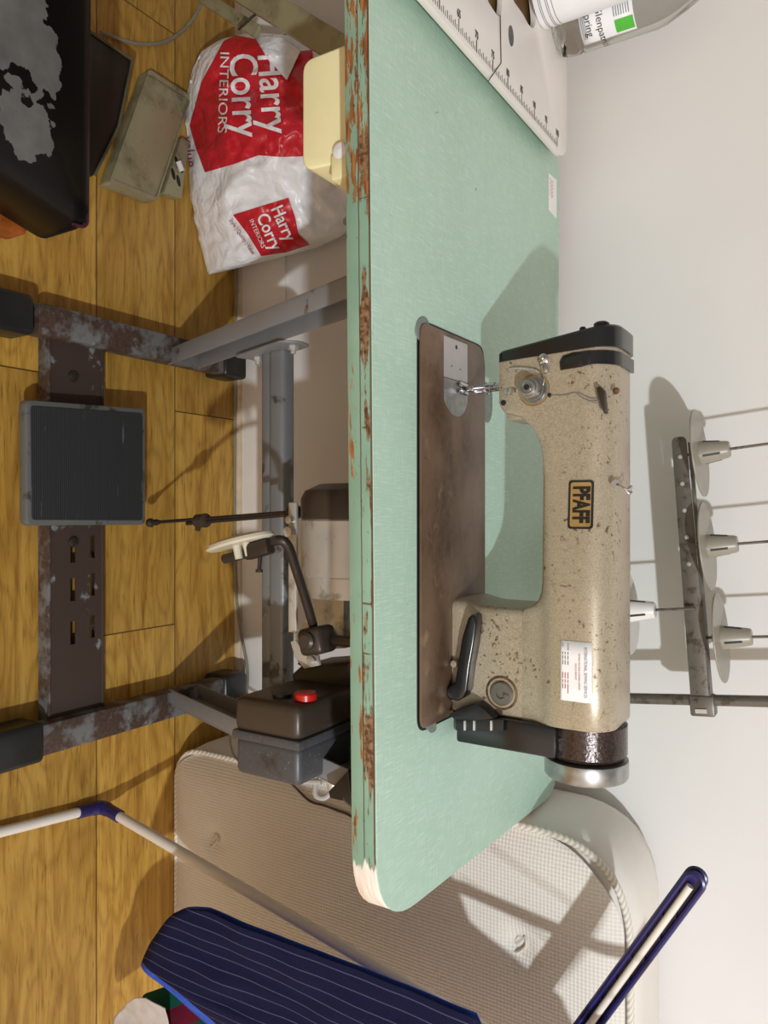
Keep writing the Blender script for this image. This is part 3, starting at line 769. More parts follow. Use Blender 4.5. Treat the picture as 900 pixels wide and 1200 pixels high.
# ------------------------------------------------------------------ sewing machine
FYM = 0.862                                   # front plane of head, arm and pillar
mach = thing('sewing_machine', 'champagne painted industrial sewing machine with PFAFF badge set into the green table', 'sewing machine', (0.02, 0.87, 0.762))
BZ = 0.7645
bx = [(-0.222, 0.7785), (0.2535, 0.7785), (0.2535, 0.957), (-0.222, 0.957)]
b = MB(); b.prism([(x, y, 0.7611) for x, y in round_poly(bx, [0.016, 0.014, 0.03, 0.03], 8)], (0, 0, BZ - 0.7611), 0.0016, 2)
bed = b.build('bed', M['bed'], mach)
def F(x, y, Y=FYM): return at(x, y, Y=Y)
def body():
    zb = []      # (X, lower boundary) along the machine
    low = [(583, 424), (583, 472), (586, 479), (591, 484), (606, 488), (614, 493), (622, 501), (628, 511), (632.5, 524), (634.5, 540), (635, 560), (635, 620), (635, 680), (634, 693), (630, 703), (623, 710), (612, 713.5)]
    for x, y in low:
        p = F(x, y); zb.append((p.x, p.z))
    xw = F(580, 711).x
    zb += [(0.122, zb[-1][1] - 0.0005), (0.16, zb[-1][1] - 0.0005), (0.2, zb[-1][1] - 0.0005), (0.2445, zb[-1][1] - 0.0005)]
    ZT = 0.963; R = 0.032; YB = 0.952
    def ss(a, b_, v):
        t = min(1, max(0, (v - a) / (b_ - a))); return t * t * (3 - 2 * t)
    loops = []
    for i, (X, z0) in enumerate(zb):
        bul = 0.011 * ss(-0.05, 0.10, X)
        yf = lambda z: FYM - bul * ss(0.868, 0.90, z)
        r = 0.005 if X < 0.118 else 0.0008
        L = [(X, yf(z0) + r, z0), (X, yf(z0) + r * 0.3, z0 + r * 0.3), (X, yf(z0 + r), z0 + r)]; sl = 0.045 if i == 0 else 0.0
        zs = [0.2, 0.4, 0.5, 0.6, 0.7, 0.8, 0.9, 1.0]
        for q in zs:
            z = z0 + r + (ZT - R - z0 - r) * q; L.append((X, yf(z), z))
        yt = yf(ZT - R)
        for k in range(1, 9):
            a = pi / 2 * k / 8; L.append((X, yt + R - R * cos(a), ZT - R + R * sin(a)))
        for k in range(0, 6):
            a = pi / 2 * k / 5; L.append((X, YB - 0.02 + 0.02 * sin(a), ZT - 0.02 + 0.02 * cos(a)))
        for q in (0.3, 0.7): L.append((X, YB, ZT - 0.02 + (z0 + 0.004 - ZT + 0.02) * q))
        L += [(X, YB, z0 + 0.004), (X, YB - 0.004, z0)]
        loops.append([(q[0] - sl * max(0, q[2] - 0.824), q[1], q[2]) for q in L])
    loops.append([(0.2475, 0.905 + (y - 0.905) * 0.97, z0 + (z - z0) * 0.985) for (_, y, z) in loops[-1]])
    b = MB(); b.loft(loops)
    loops = []
    for z in [BZ - 0.001, 0.768, 0.772, 0.778, 0.785, 0.793, 0.80, 0.82, 0.845, 0.862]:
        fl = 0.010 * (1 - ss(BZ, 0.80, z)) ; y0 = FYM + 0.0002 - 0.4 * fl
        xl = xw - fl * 0.6
        loops.append([(x, y, z) for x, y in round_poly([(xl, y0), (0.2472, y0), (0.2472, YB), (xl, YB)], [0.012, 0.003, 0.003, 0.006], 6)])
    b.loft(loops); return b
arm = body().build('arm_and_pillar', M['paint'], mach, smooth=38)

# black cover on the left end of the head
def yz_section(ins=0.0):
    return round_poly([(FYM - 0.002 - ins, 0.824 - ins), (FYM - 0.002 - ins, 0.966 + ins), (0.953 + ins, 0.966 + ins), (0.953 + ins, 0.824 - ins)], [0.008, 0.034, 0.02, 0.008], 6)
b = MB(); sec = yz_section(); XL = F(583, 424).x + 0.001
def thick(z): return 0.010 + 0.013 * (z - 0.824) / 0.14
def XS(z): return XL - 0.045 * max(0, z - 0.824)
l0 = [(XS(z), y, z) for y, z in sec]; l1 = [(XS(z) - thick(z), y, z) for y, z in sec]
cy, cz = 0.907, 0.895
l2 = [(XS(z) - thick(z) - 0.0025, cy + (y - cy) * 0.965, cz + (z - cz) * 0.975) for y, z in sec]
b.loft([l0, l1, l2])
fc = b.build('face_cover', M['black_gloss'], mach, 'glossy black end cover')
for (x, y, r) in ((683, 392, 0.004), (705, 388, 0.009)):
    q = at(x, y, Y=0.885); b = MB(); b.lathe([(r, 0), (r, 0.008), (r * 0.7, 0.010), (0, 0.0105)], (XS(q.z) - thick(q.z) - 0.002, 0.885, q.z), (-1, 0, 0), 16); b.build('screw', M['black'], fc)
# take-up slot cover: dark strip on the front running over the top
b = MB(); o = 0.0016
pp = [F(656, 424), F(660, 417), F(672, 413), F(692, 411), F(692, 427), F(682, 430), F(657, 434)]
b.prism([(q.x, FYM - o, q.z) for q in pp], (0, 0.003, 0), 0.0006)
xa, xb = F(692, 411).x, F(692, 427).x
secs = []
for k in range(0, 9):
    a = pi / 2 * k / 8; secs.append((FYM + 0.032 - (0.032 + 0.002) * cos(a), 0.931 + 0.034 * sin(a)))
secs.append((0.945, 0.965))
L0 = [(xa, y, z) for y, z in secs]; L1 = [(xb, y, z) for y, z in secs]
L1b = [(xb, y + 0.002 * 0, z - 0.003) for y, z in secs]; L0b = [(xa, y, z - 0.003) for y, z in secs]
t = [L0, L1]
b.loft([L0, L1, L1b, L0b, L0], close=False, caps=False)
b.build('take_up_guard', M['black_gloss'], mach)
b = MB(); pp = [F(662, 420), F(683, 415), F(683, 423), F(662, 428)]
b.prism([(q.x, FYM - 0.0022, q.z) for q in pp], (0, 0.001, 0)); b.build('take_up_slot', M['ink'], mach)

# thread guide screw with clip
b = MB(); q = F(637, 421)
b.lathe([(0.0065, 0), (0.0065, 0.002), (0.0045, 0.0035), (0.0, 0.004)], (q.x, FYM, q.z), (0, -1, 0), 18)
b.box((q.x, FYM - 0.006, q.z), (0.010, 0.0015, 0.0022), Matrix.Rotation(radians(40), 3, 'Y'))
q2 = F(640, 433); b.box((q2.x, FYM - 0.004, q2.z), (0.010, 0.006, 0.007), Matrix.Rotation(radians(-20), 3, 'Y'), 0.001)
b.build('thread_guide', M['chrome'], mach)
# tension dial
b = MB(); q = F(626, 457); c = Vector((q.x, FYM, q.z))
b.lathe([(0.0165, 0), (0.0165, 0.0015), (0.010, 0.0018), (0.010, 0.004), (0.0135, 0.0042), (0.014, 0.006), (0.0135, 0.007), (0.009, 0.0075), (0.009, 0.010), (0.0125, 0.0105), (0.012, 0.018), (0.0095, 0.0185), (0.009, 0.022), (0.0075, 0.0225), (0.0075, 0.0205), (0.0045, 0.0205), (0.004, 0.024), (0.0, 0.0245)], c, (0, -1, 0), 36)
td = b.build('tension_dial', M['steel'], mach)
b = MB(); b.lathe([(0.0175, 0.0), (0.019, 0.0008), (0.0195, 0.0)], c + Vector((0.0, -0.0004, 0)), (0, -1, 0), 36, caps=False); b.build('dial_ring', M['gold'], td)
b = MB(); b.lathe([(0.0034, 0.0), (0.0034, 0.0246), (0, 0.0247)], c, (0, -1, 0), 16); b.build('dial_stud', M['ink'], td)
# check spring wire and its leaf
b = MB(); b.tube(curve_pts([c + Vector((0.004, -0.004, 0.010)), c + Vector((-0.010, -0.006, 0.014)), c + Vector((-0.020, -0.006, 0.008)), c + Vector((-0.026, -0.005, -0.012)), c + Vector((-0.028, -0.002, -0.030))], 6), 0.0009, 6)
b.build('check_spring', M['chrome'], td)
# small screws and holes of the head
for (x, y, m, r) in ((594, 459, 'chrome', 0.0045), (600, 458, 'chrome', 0.005), (590, 472, 'ink', 0.0035), (644, 463, 'ink', 0.0026), (722, 458, 'rust_ring', 0.004)):
    q = F(x, y, FYM if x < 700 else FYM + 0.006); b = MB(); b.lathe([(r, 0), (r * 0.8, 0.0016), (0, 0.002)], (q.x, q.y, q.z), (0, -1, 0), 16)
    b.build('screw', M[m], mach)
# lower rear shoe of the head
b = MB(); b.box((-0.128, 0.912, 0.838), (0.030, 0.05, 0.026), None, 0.003); b.build('head_shoe', M['paint'], mach)
# needle bar, presser bar and foot
NX = -0.158
b = MB(); b.tube([(NX, 0.893, 0.83), (NX, 0.893, 0.795)], 0.0038, 14); b.lathe([(0.0052, 0), (0.0052, 0.012)], (NX, 0.893, 0.795), (0, 0, 1), 14); b.tube([(NX, 0.893, 0.796), (NX, 0.893, 0.765)], 0.0009, 8); b.build('needle_bar', M['chrome'], mach)
b = MB(); b.tube([(NX, 0.908, 0.83), (NX, 0.908, 0.782)], 0.0042, 14)
b.box((NX, 0.905, 0.783), (0.010, 0.012, 0.018), None, 0.0015)
b.box((NX, 0.897, 0.7715), (0.006, 0.016, 0.008), None, 0.001)
for s in (-1, 1): b.box((NX + s * 0.0042, 0.886, 0.7668), (0.0052, 0.028, 0.002), Matrix.Rotation(radians(-4), 3, 'X'), 0.0006)
b.build('presser_foot', M['chrome'], mach)
b = MB(); b.tube(curve_pts([(NX + 0.004, 0.893, 0.80), (NX + 0.010, 0.888, 0.798), (NX + 0.009, 0.884, 0.803), (NX, 0.885, 0.803)], 5), 0.0009, 6); b.build('thread_clip', M['chrome'], mach)
# plates on the bed
b = MB(); pp = [at(520, 393, Z=BZ), at(547.5, 404, Z=BZ), at(547.5, 449, Z=BZ), at(520, 441, Z=BZ)]
b.prism([(q.x, q.y, BZ - 0.0002) for q in pp], (0, 0, 0.0006)); sp = b.build('slide_plate', M['plate_grey'], mach, 'pale steel slide plate')
for x, y, r in ((534.5, 407, 0.0028), (529, 429, 0.0012), (539, 433, 0.0012)):
    q = at(x, y, Z=BZ); b = MB(); b.lathe([(r, 0), (r, 0.0005)], (q.x, q.y, BZ + 0.0001), (0, 0, 1), 14); b.build('hole', M['ink'], sp)
b = MB(); a0 = at(520, 442, Z=BZ); a1 = at(547.5, 450, Z=BZ); tip = at(534, 488, Z=BZ)
cx, cyy = (a0.y + a1.y) / 2, (a1.y - a0.y) / 2
lp = [(a0.x, a0.y), (a0.x, a1.y)] + [(a0.x + 0.018 + (tip.x - a0.x - 0.018) * sin(pi * k / 20), cx + cyy * cos(pi * k / 20)) for k in range(21)]
b.prism([(x, y, BZ - 0.0002) for x, y in lp], (0, 0, 0.0009), 0.0003, 1); b.build('needle_plate', M['steel'], mach)
b = MB(); b.box((NX, 0.893, BZ + 0.0009), (0.016, 0.008, 0.0006)); b.build('feed_dog', M['dark_steel'], mach)
# thread guide on the arm front, thread, top hook
b = MB(); pp = [F(700, 455, .858), F(704, 453, .858), F(709, 458, .858), F(712, 484, .858), F(709, 485, .858), F(703, 466, .858)]
b.prism([(q.x, FYM - 0.009, q.z) for q in pp], (0, 0.010, 0), 0.001); b.build('thread_plate', M['dark_steel'], mach)
b = MB(); b.tube(curve_pts([F(645, 463, .861), F(662, 463, .8605), F(676, 460, .8605), F(690, 466, .86), F(704, 470, .858)], 6), 0.0005, 5)
b.tube(curve_pts([F(676, 461, .861), F(684, 467, .8605), F(694, 471, .86), F(706, 473, .858)], 6), 0.0005, 5); b.build('thread', M['ink_grey'], mach)
b = MB(); q = F(720, 567, .868)
b.tube(curve_pts([q, F(727, 569, .866), F(735, 573, .868), F(740, 570, .872), F(741, 575, .876), F(737, 578, .874), F(733, 573, .872)], 6), 0.0016, 8); b.lathe([(0.004, 0), (0.004, 0.003)], q, (0, -1, 0.4), 10)
b.build('thread_hook', M['chrome'], mach)
# badge
def arm_front(x, y, o=0.0):
    """a point on the curved front of the arm, o in front of it"""
    Y = FYM - 0.005
    for _ in range(6):
        p = at(x, y, Y=Y); Y = arm_y(p.x, p.z) - o
    return at(x, y, Y=Y)
def arm_y(X, z):
    ss = lambda a, c, v: (lambda t: t * t * (3 - 2 * t))(min(1, max(0, (v - a) / (c - a))))
    yf = FYM - 0.011 * ss(-0.05, 0.10, X) * ss(0.868, 0.90, z)
    if z > 0.931:
        s = min(0.99, (z - 0.931) / 0.032); yf += 0.032 * (1 - (1 - s * s) ** 0.5)
    return yf
b0 = arm_front(667, 563); b1 = arm_front(695, 620)
bcx, bcz, bw, bh = (b0.x + b1.x) / 2, (b0.z + b1.z) / 2, (b1.x - b0.x), (b1.z - b0.z)
byy = arm_y(bcx, bcz)
def rr_xz(cx, cz, w, h, r, y, n=5): return [(x, y, z) for x, z in round_poly([(cx - w / 2, cz - h / 2), (cx + w / 2, cz - h / 2), (cx + w / 2, cz + h / 2), (cx - w / 2, cz + h / 2)], r, n)]
on = lambda L, o: [(x, arm_y(x, z) - o, z) for x, _, z in L]
b = MB(); b.prism(on(rr_xz(bcx, bcz, bw, bh, 0.004, 0), 0.0012), (0, 0.004, 0)); bd = b.build('badge', M['ink'], mach, 'gold badge with black border and black letters')
b = MB(); b.prism(on(rr_xz(bcx, bcz, bw - 0.005, bh - 0.005, 0.003, 0), 0.0016), (0, 0.001, 0)); b.build('badge_face', M['gold'], bd)
b = MB(); b.text('PFAFF', bh * 0.92, lambda u, v: (bcx + u, arm_y(bcx + u, bcz + v) - 0.0021, bcz + v), 'CENTER', bold=0.0011, xs=(bw - 0.0085) / (bh * 0.92 * 2.9))
b.build('lettering', M['ink'], bd)
# dealer's sticker
s0 = [arm_front(657, 750), arm_front(657.5, 820), arm_front(694, 824), arm_front(695, 752)]
sxa, sxb, sza, szb = s0[0].x, s0[1].x, s0[0].z, s0[2].z
def stk(u, v, o): X = sxa + (sxb - sxa) * u; Z = sza + (szb - sza) * v; return (X, arm_y(X, Z) - o, Z)
b = MB(); b.grid(lambda u, v: stk(u, v, 0.0007), 4, 12); st = b.build('sticker', M['paper'], mach, 'white dealer sticker with small print', solid=0.0002)
sw_, sh_ = sxb - sxa, szb - sza
b = MB()
def tl(body, size, u, v, al, mi, xs=1.0):
    b.mi = mi; b.text(body, size, lambda X, Z: stk(u + X / sw_, v + Z / sh_, 0.0011), al, xs=xs)
tl('INTERNATIONAL SEWING SERVICES', 0.0052, 0.5, 0.81, 'CENTER', 0, 0.68)
tl('SEWING MACHINE & SEWING SUPPLIES', 0.0030, 0.5, 0.61, 'CENTER', 1, 0.78)
tl('SALES & SERVICE', 0.0030, 0.5, 0.50, 'CENTER', 1, 0.85)
tl('PHONE', 0.0030, 0.04, 0.25, 'LEFT', 2, 0.8); tl('FAX', 0.0030, 0.04, 0.08, 'LEFT', 2, 0.8)
for k, v in enumerate((0.25, 0.16, 0.08)):
    for (u0, u1) in ((0.19, 0.23), (0.25, 0.31), (0.33, 0.40)): 
        b.mi = 2; b.grid(lambda a, c: stk(u0 + (u1 - u0) * a, v - 0.016 + 0.032 * c, 0.0011), 1, 1)
    for (u0, u1) in ((0.53, 0.63), (0.65, 0.70), (0.72, 0.80 + 0.08 * (k == 0))):
        b.mi = 1; b.grid(lambda a, c: stk(u0 + (u1 - u0) * a, v - 0.016 + 0.032 * c, 0.0011), 1, 1)
b.build('print', [M['ink_grey'], M['ink_red'], M['ink_grey']], st)
# stitch dial
b = MB(); q = F(588, 812, FYM); c = Vector((q.x, FYM + 0.0005, q.z))
b.lathe([(0.0205, 0), (0.0205, 0.0012), (0.0185, 0.0022), (0.0175, 0.0012)], c, (0, -1, 0), 40); sd = b.build('stitch_dial', M['rust_ring'], mach)
b = MB(); b.lathe([(0.0178, 0), (0.0178, 0.0014), (0, 0.0015)], c, (0, -1, 0), 40); b.build('dial_plate', M['paint'], sd)
b = MB(); b.lathe([(0.0145, 0), (0.0145, 0.004), (0.013, 0.0055), (0.006, 0.006), (0.0055, 0.004), (0, 0.004)], c + Vector((0, 0, 0.0008)), (0, -1, 0), 32); b.lathe([(0.0035, 0), (0.003, 0.0075), (0, 0.008)], c + Vector((0.002, 0, 0.008)), (0, -1, 0), 14)
b.build('dial_knob', M['stand_metal'], sd)
# reverse lever: a dished black handle
b = MB()
pp = [F(556, 722), F(561, 718), F(565, 720), F(566, 730), F(563, 752), F(558, 780), F(555, 806), F(551, 814), F(544, 818), F(535, 817), F(530, 810), F(531, 803), F(541, 796), F(545, 770), F(549, 745)]
b.prism([(q.x, FYM - 0.020, q.z) for q in pp], (0, 0.022, 0), 0.0035, 3)
b.build('reverse_lever', M['black_gloss'], mach)
b = MB(); q = F(527, 775); b.lathe([(0.005, 0), (0.004, 0.003), (0, 0.0035)], (q.x, 0.852, BZ + 0.006), (0, -1, 0), 14); b.build('screw', M['paint'], mach)
# belt guard: flat arm and round housing
b = MB()
pp = [F(529, 838, .850), F(566, 836, .850), F(585, 842, .850), F(640, 853, .850), F(664, 856, .850), F(664, 893, .850), F(600, 884, .850), F(529, 873, .850)]
GX0 = 0.2475
gz = [q.z for q in pp]
b.box((GX0 + 0.0185, 0.90, (0.772 + 0.900) / 2), (0.037, 0.096, 0.900 - 0.772), None, 0.004, 2)
bg = b.build('belt_guard', M['black_gloss'], mach, 'black belt guard')
b = MB(); zc, yc, rr = 0.919, 0.905, 0.0475
b.lathe([(rr * 0.9, 0.0), (rr, 0.002), (rr, 0.036), (rr * 0.93, 0.040), (0.0, 0.041)], (GX0, yc, zc), (1, 0, 0), 48)
b.build('guard_drum', M['crinkle'], bg, 'glossy brown crinkle-finish drum')
b = MB(); q0 = F(527, 842, .85)
pp = [F(529, 836, .848), F(541, 829, .848), F(560, 824, .848), F(570, 830, .848), F(581, 841, .848), F(560, 843, .848), F(535, 842, .848)]
b.prism([(q.x, 0.842, q.z) for q in pp], (0, 0.03, 0), 0.001)
b.prism([(F(x, y, .846).x, 0.8455, F(x, y, .846).z) for x, y in ((534, 841), (590, 843), (590, 857), (534, 856))], (0, 0.006, 0), 0.001)
b.build('winder_latch', M['black'], bg)
b = MB()
for x in (545, 556, 576): 
    q = F(x, 850, .845); b.box((q.x, 0.8445, q.z), (0.012, 0.003, 0.0025), None, 0.0005)
b.build('winder_pin', M['alu'], bg)
# handwheel
b = MB(); wx = GX0 + 0.0425
b.lathe([(0.020, 0.0), (rr * 0.9, 0.0), (rr * 1.02, 0.0015), (rr * 1.03, 0.004), (rr * 1.03, 0.020), (rr * 1.0, 0.0225), (rr * 0.78, 0.023), (rr * 0.72, 0.018), (rr * 0.35, 0.018), (rr * 0.33, 0.028), (0, 0.029)], (wx, yc, zc), (1, 0, 0), 56)
b.build('handwheel', M['steel'], mach, 'bare steel handwheel')

# ------------------------------------------------------------------ thread stand behind the machine (leans a little to the left)
SY = 1.20
stand = thing('thread_stand', 'grey metal thread stand with spool plates on a slanted bar behind the machine', 'thread stand', (0.29, SY, TZ))
pb = at(700, 817.5, Y=SY); pt = at(899, 822, Y=SY); pd_ = (pt - pb).normalized()
base = pb + pd_ * ((0.764 - pb.z) / pd_.z)
b = MB(); b.tube([base, base + pd_ * 0.75], 0.0082, 16); pole = b.build('pole', M['stand_metal'], stand)
b = MB(); b.lathe([(0.028, 0), (0.028, 0.004), (0.014, 0.008), (0.012, 0.02)], (base.x, base.y, 0.7606), (0, 0, 1), 24); b.build('pole_foot', M['stand_metal'], stand)
e0 = at(800, 512, Y=SY); e1 = at(827, 838, Y=SY); bdv = (e1 - e0).normalized(); bn = Vector((0, -1, 0)).cross(bdv).normalized()
if bn.z < 0: bn = -bn
b = MB(); W2 = 0.0135
# angle-section bar: front web, top flange
ctr0 = e0; ctr1 = e1
lp = round_poly([(-0.0, -W2), (1.0, -W2), (1.0, W2), (0.0, W2)], 0)
L = (e1 - e0).length
pr = round_poly([(0, -W2 * 0.75), (L, -W2), (L, W2), (0, W2 * 0.75)], [0.008, 0.003, 0.003, 0.008], 4)
b.prism([e0 + bdv * u + bn * (v - 0.004) + Vector((0, -0.010, 0)) for u, v in pr], (0, 0.0025, 0), 0.0006)
b.bar(e0 + bn * (W2 - 0.004) + bdv * 0.01 , e1 + bn * (W2 - 0.004), 0.020, 0.0025, up=bn)
cbar = b.build('crossbar', M['stand_metal'], stand)
for i in range(5):
    u = 0.030 + i * 0.0395; b = MB(); b.lathe([(0.0034, 0), (0.0026, 0.0012), (0, 0.0014)], e0 + bdv * u + bn * (-0.004) + Vector((0, -0.010, 0)), (0, -1, 0), 12); b.build('rivet', M['alu'], cbar)
b = MB(); q = base + pd_ * (((e1.z + e0.z) / 2 + 0.016 - base.z) / pd_.z)
q = e1 - bdv * 0.014
b.bar(q - bdv * 0.016 + bn * -0.002, q + bdv * 0.014 + bn * -0.002, 0.026, 0.034, up=bn, bevel=0.003)
b.build('pole_clamp', M['stand_metal'], stand)
b = MB(); b.box(e1 + Vector((-0.008, -0.0145, -0.004)), (0.006, 0.001, 0.016), Matrix.Rotation(radians(-6), 3, 'Y')); b.build('clamp_mark', M['alu'], cbar)

def spool_holder(c, axis, white=False, spike=0.22, parent=stand):
    """a plate, a slotted cone and a spindle, c = centre of the plate"""
    ax = Vector(axis).normalized(); pm = M['white_plastic'] if white else M['beige_plastic']
    b = MB(); b.tube([c - ax * 0.022, c + ax * spike], 0.0021, 10); h = b.build('spindle', M['stand_metal'], parent)
    b = MB(); b.lathe([(0.0, -0.001), (0.0645, -0.001), (0.065, 0.0), (0.0645, 0.0012), (0.0, 0.0012)], c, ax, 48); b.build('spool_plate', pm, h, 'white spool plate' if white else None)
    b = MB(); b.lathe([(0.0175, 0.001), (0.0125, 0.038), (0.0110, 0.041), (0.0, 0.0415)], c, ax, 28); b.build('cone', pm, h, 'white cone' if white else None)
    b = MB()
    for k in range(4):
        a = k * pi / 2 + 0.35; ref = ax.cross(Vector((0, 1, 0))).normalized(); o = ax.cross(ref)
        dr_ = ref * cos(a) + o * sin(a); b.bar(c + ax * 0.006 + dr_ * 0.0158, c + ax * 0.029 + dr_ * 0.0125, 0.0030, 0.0040, up=dr_)
    b.build('cone_slot', M['ink'], h)
    b = MB(); b.lathe([(0.006, -0.012), (0.006, -0.001)], c, ax, 12); b.build('nut', M['stand_metal'], h)
    return h
for (px, py) in ((820, 531), (829, 640), (845, 747)):
    spool_holder(at(px, py, Y=SY + 0.006), pd_)
# lower arm with one white spool holder, hidden behind the machine
lowc = at(735, 716, Y=SY - 0.02)
spool_holder(lowc, pd_, True, 0.098)
la = lowc - pd_ * 0.020; lb = base + pd_ * (((la.z) - base.z) / pd_.z)
b = MB(); b.bar(la - Vector((0.02, 0, 0)), lb + Vector((0.012, 0, 0)), 0.022, 0.006, up=(0, 0, 1), bevel=0.001); b.build('lower_arm', M['stand_metal'], stand)
# ------------------------------------------------------------------ mattress standing on its long edge against the wall
MX0, MX1, MYF, MYB, MZT = 0.474, 2.1, 1.092, 1.300, 0.925
mat = thing('mattress', 'white single mattress standing on edge against the wall beside the sewing table', 'mattress', (1.2, 1.2, 0))
def mat_ring(Y, ins):
    return [(x, Y, z) for x, z in round_poly([(MX0 + ins, 0.002 + ins), (MX1 - ins, 0.002 + ins), (MX1 - ins, MZT - ins), (MX0 + ins, MZT - ins)], [0.075, 0.075, 0.14, 0.14], 10)]
b = MB()
b.loft([mat_ring(MYF + 0.016, 0.014), mat_ring(MYF + 0.030, 0.003), mat_ring(MYF + 0.07, 0.0), mat_ring(MYB - 0.05, 0.0), mat_ring(MYB - 0.015, 0.006), mat_ring(MYB, 0.02)])
bor = b.build('border', M['border'], mat, 'quilted side border of the mattress', smooth=60)
# front panel: a shallow pillow with pulled-in tufts
tuft = [at(250, 984, Y=MYF), at(609, 1107, Y=MYF)]
tufts = [(p.x, p.z) for p in tuft] + [(1.25, 0.2), (1.2, 0.72), (1.75, 0.3), (1.8, 0.75)]
def panel():
    t = bmesh.new(); nx, nz = 150, 80; V = {}
    ins = 0.010
    for i in range(nx + 1):
        for j in range(nz + 1):
            x = MX0 + ins + (MX1 - MX0 - 2 * ins) * i / nx; z = 0.012 + (MZT - 0.024) * j / nz
            # pull the corners of the grid round
            for (cx, cz, r, sx, sz) in ((MX0 + ins, 0.012, 0.068, 1, 1), (MX0 + ins, MZT - 0.012, 0.13, 1, -1), (MX1 - ins, 0.012, 0.068, -1, 1), (MX1 - ins, MZT - 0.012, 0.13, -1, -1)):
                ux, uz = (x - cx) * sx / r, (z - cz) * sz / r
                if ux < 1 and uz < 1:
                    a, c = 1 - ux, 1 - uz; m = max(a, c); h = hypot(a, c)
                    if h > 1e-6: a, c = a * m / h, c * m / h
                    x, z = cx + sx * r * (1 - a), cz + sz * r * (1 - c)
            e = min(x - MX0, MX1 - x, z, MZT - z) / 0.07; e = min(1, max(0.0, e)); bul = 0.018 * (1 - (1 - e) ** 2)
            dt = min(hypot(x - tx, z - tz) for tx, tz in tufts)
            y = MYF + 0.017 - bul + 0.012 * math.exp(-(dt / 0.02) ** 2) + 0.003 * noise.noise(Vector((x * 5, 3.1, z * 5)))
            V[i, j] = t.verts.new((x, y, z))
    for i in range(nx):
        for j in range(nz): t.faces.new((V[i, j], V[i + 1, j], V[i + 1, j + 1], V[i, j + 1]))
    return t
b = MB(); b._take(panel()); b.build('front_panel', M['ticking'], mat, smooth=80)
b = MB(); ring = mat_ring(MYF + 0.016, 0.006); b.tube(ring + [ring[0], ring[1]], 0.0058, 8, caps=False); b.build('piping', M['rope'], mat, 'twisted rope piping', smooth=80)
for (tx, tz) in tufts[:2]:
    b = MB(); y = MYF + 0.008
    b.lathe([(0.011, 0.004), (0.012, 0), (0.009, -0.003), (0.0, -0.004)], (tx, y, tz), (0, 1, 0), 16)
    b.tube(curve_pts([(tx - 0.012, y - 0.004, tz + 0.006), (tx - 0.002, y - 0.007, tz + 0.010), (tx + 0.012, y - 0.006, tz - 0.002), (tx + 0.016, y - 0.003, tz - 0.012)], 5), 0.002, 6)
    b.build('tuft', M['rope'], mat)

# ------------------------------------------------------------------ cables
b = MB(); yy = MYF - 0.006
pp = [at(270, 855, Y=0.97), at(270, 872, Y=1.0), at(276, 888, Y=1.03), at(292, 897, Y=1.06), at(318, 903, Y=yy), at(340, 917, Y=yy), at(362, 938, Y=yy), at(380, 944, Y=yy), at(396, 950, Y=yy), at(412, 957, Y=yy), at(450, 985, Y=yy - 0.002)]
b.tube(curve_pts(pp, 6), 0.0022, 8)
tag(b.build('power_cord', M['cable_brown']), 'thin brown cord drooping from the switch box across the mattress', 'cord')
b = MB(); yy = WALL_Y - 0.030
pp = [at(277, 300, Y=yy), at(276, 420, Y=yy), at(275, 560, Y=yy), at(274, 640, Y=yy), at(277, 700, Y=yy), at(283, 745, Y=yy), at(290, 785, Y=yy + 0.004), at(289, 812, Y=yy - 0.01), at(286, 840, Y=yy - 0.03)]
pp = [Vector((p.x, p.y, max(p.z, 0.0045))) for p in pp]
b.tube(curve_pts(pp, 6), 0.0032, 8); tag(b.build('cable', M['cable_grey']), 'grey cable running along the skirting behind the table legs', 'cable')
b = MB(); pp = [at(118, 38, Z=0.005), at(135, 44, Z=0.005), at(160, 51, Z=0.005), at(190, 50, Z=0.005), at(214, 36, Z=0.005), at(230, 16, Z=0.006), at(238, -4, Z=0.008), at(242, -40, Z=0.005)]
b.tube(curve_pts(pp, 8), 0.0035, 8); tag(b.build('cable', M['cable_grey']), 'grey cable curving over the dark floor behind the black stool', 'cable')

# ------------------------------------------------------------------ measuring table at the left (white top with a ruler edge, olive folding legs)
RZ = 0.787
mt = thing('measuring_table', 'white topped folding table with black ruler scale along its edge, left of green table', 'table', (-0.85, 0.9, 0))
def poly_plate(outer, holes, z0, th):
    cu = bpy.data.curves.new('c', 'CURVE'); cu.dimensions = '2D'; cu.fill_mode = 'BOTH'; cu.extrude = th / 2; cu.bevel_depth = 0.0012; cu.bevel_resolution = 1
    for lp in [outer] + holes:
        s = cu.splines.new('POLY'); s.points.add(len(lp) - 1); s.use_cyclic_u = True
        for p, q in zip(s.points, lp): p.co = (q[0], q[1], 0, 1)
    ob = bpy.data.objects.new('c', cu); COL.objects.link(ob)
    me = bpy.data.meshes.new_from_object(ob.evaluated_get(bpy.context.evaluated_depsgraph_get()))
    bpy.data.objects.remove(ob); bpy.data.curves.remove(cu)
    t = bmesh.new(); t.from_mesh(me); bpy.data.meshes.remove(me)
    bmesh.ops.translate(t, vec=(0, 0, z0 + th / 2), verts=t.verts); bmesh.ops.remove_doubles(t, verts=t.verts, dist=1e-5); bmesh.ops.recalc_face_normals(t, faces=t.faces)
    return t
g = lambda x, y: (lambda p: (p.x, p.y))(at(x, y, Z=RZ))
EX = -0.570
outer = round_poly([(-1.25, 0.30), (EX + 0.003, 0.30), (EX - 0.004, 1.205), (EX - 0.028, 1.232), (-1.25, 1.238)], [0.02, 0.02, 0.02, 0.02, 0.02], 5)
slotB = [g(604, -12), g(601, 0), g(614, 18), g(620, 30), g(626, 35), g(629, 25), g(627, 0), g(622, -25)]
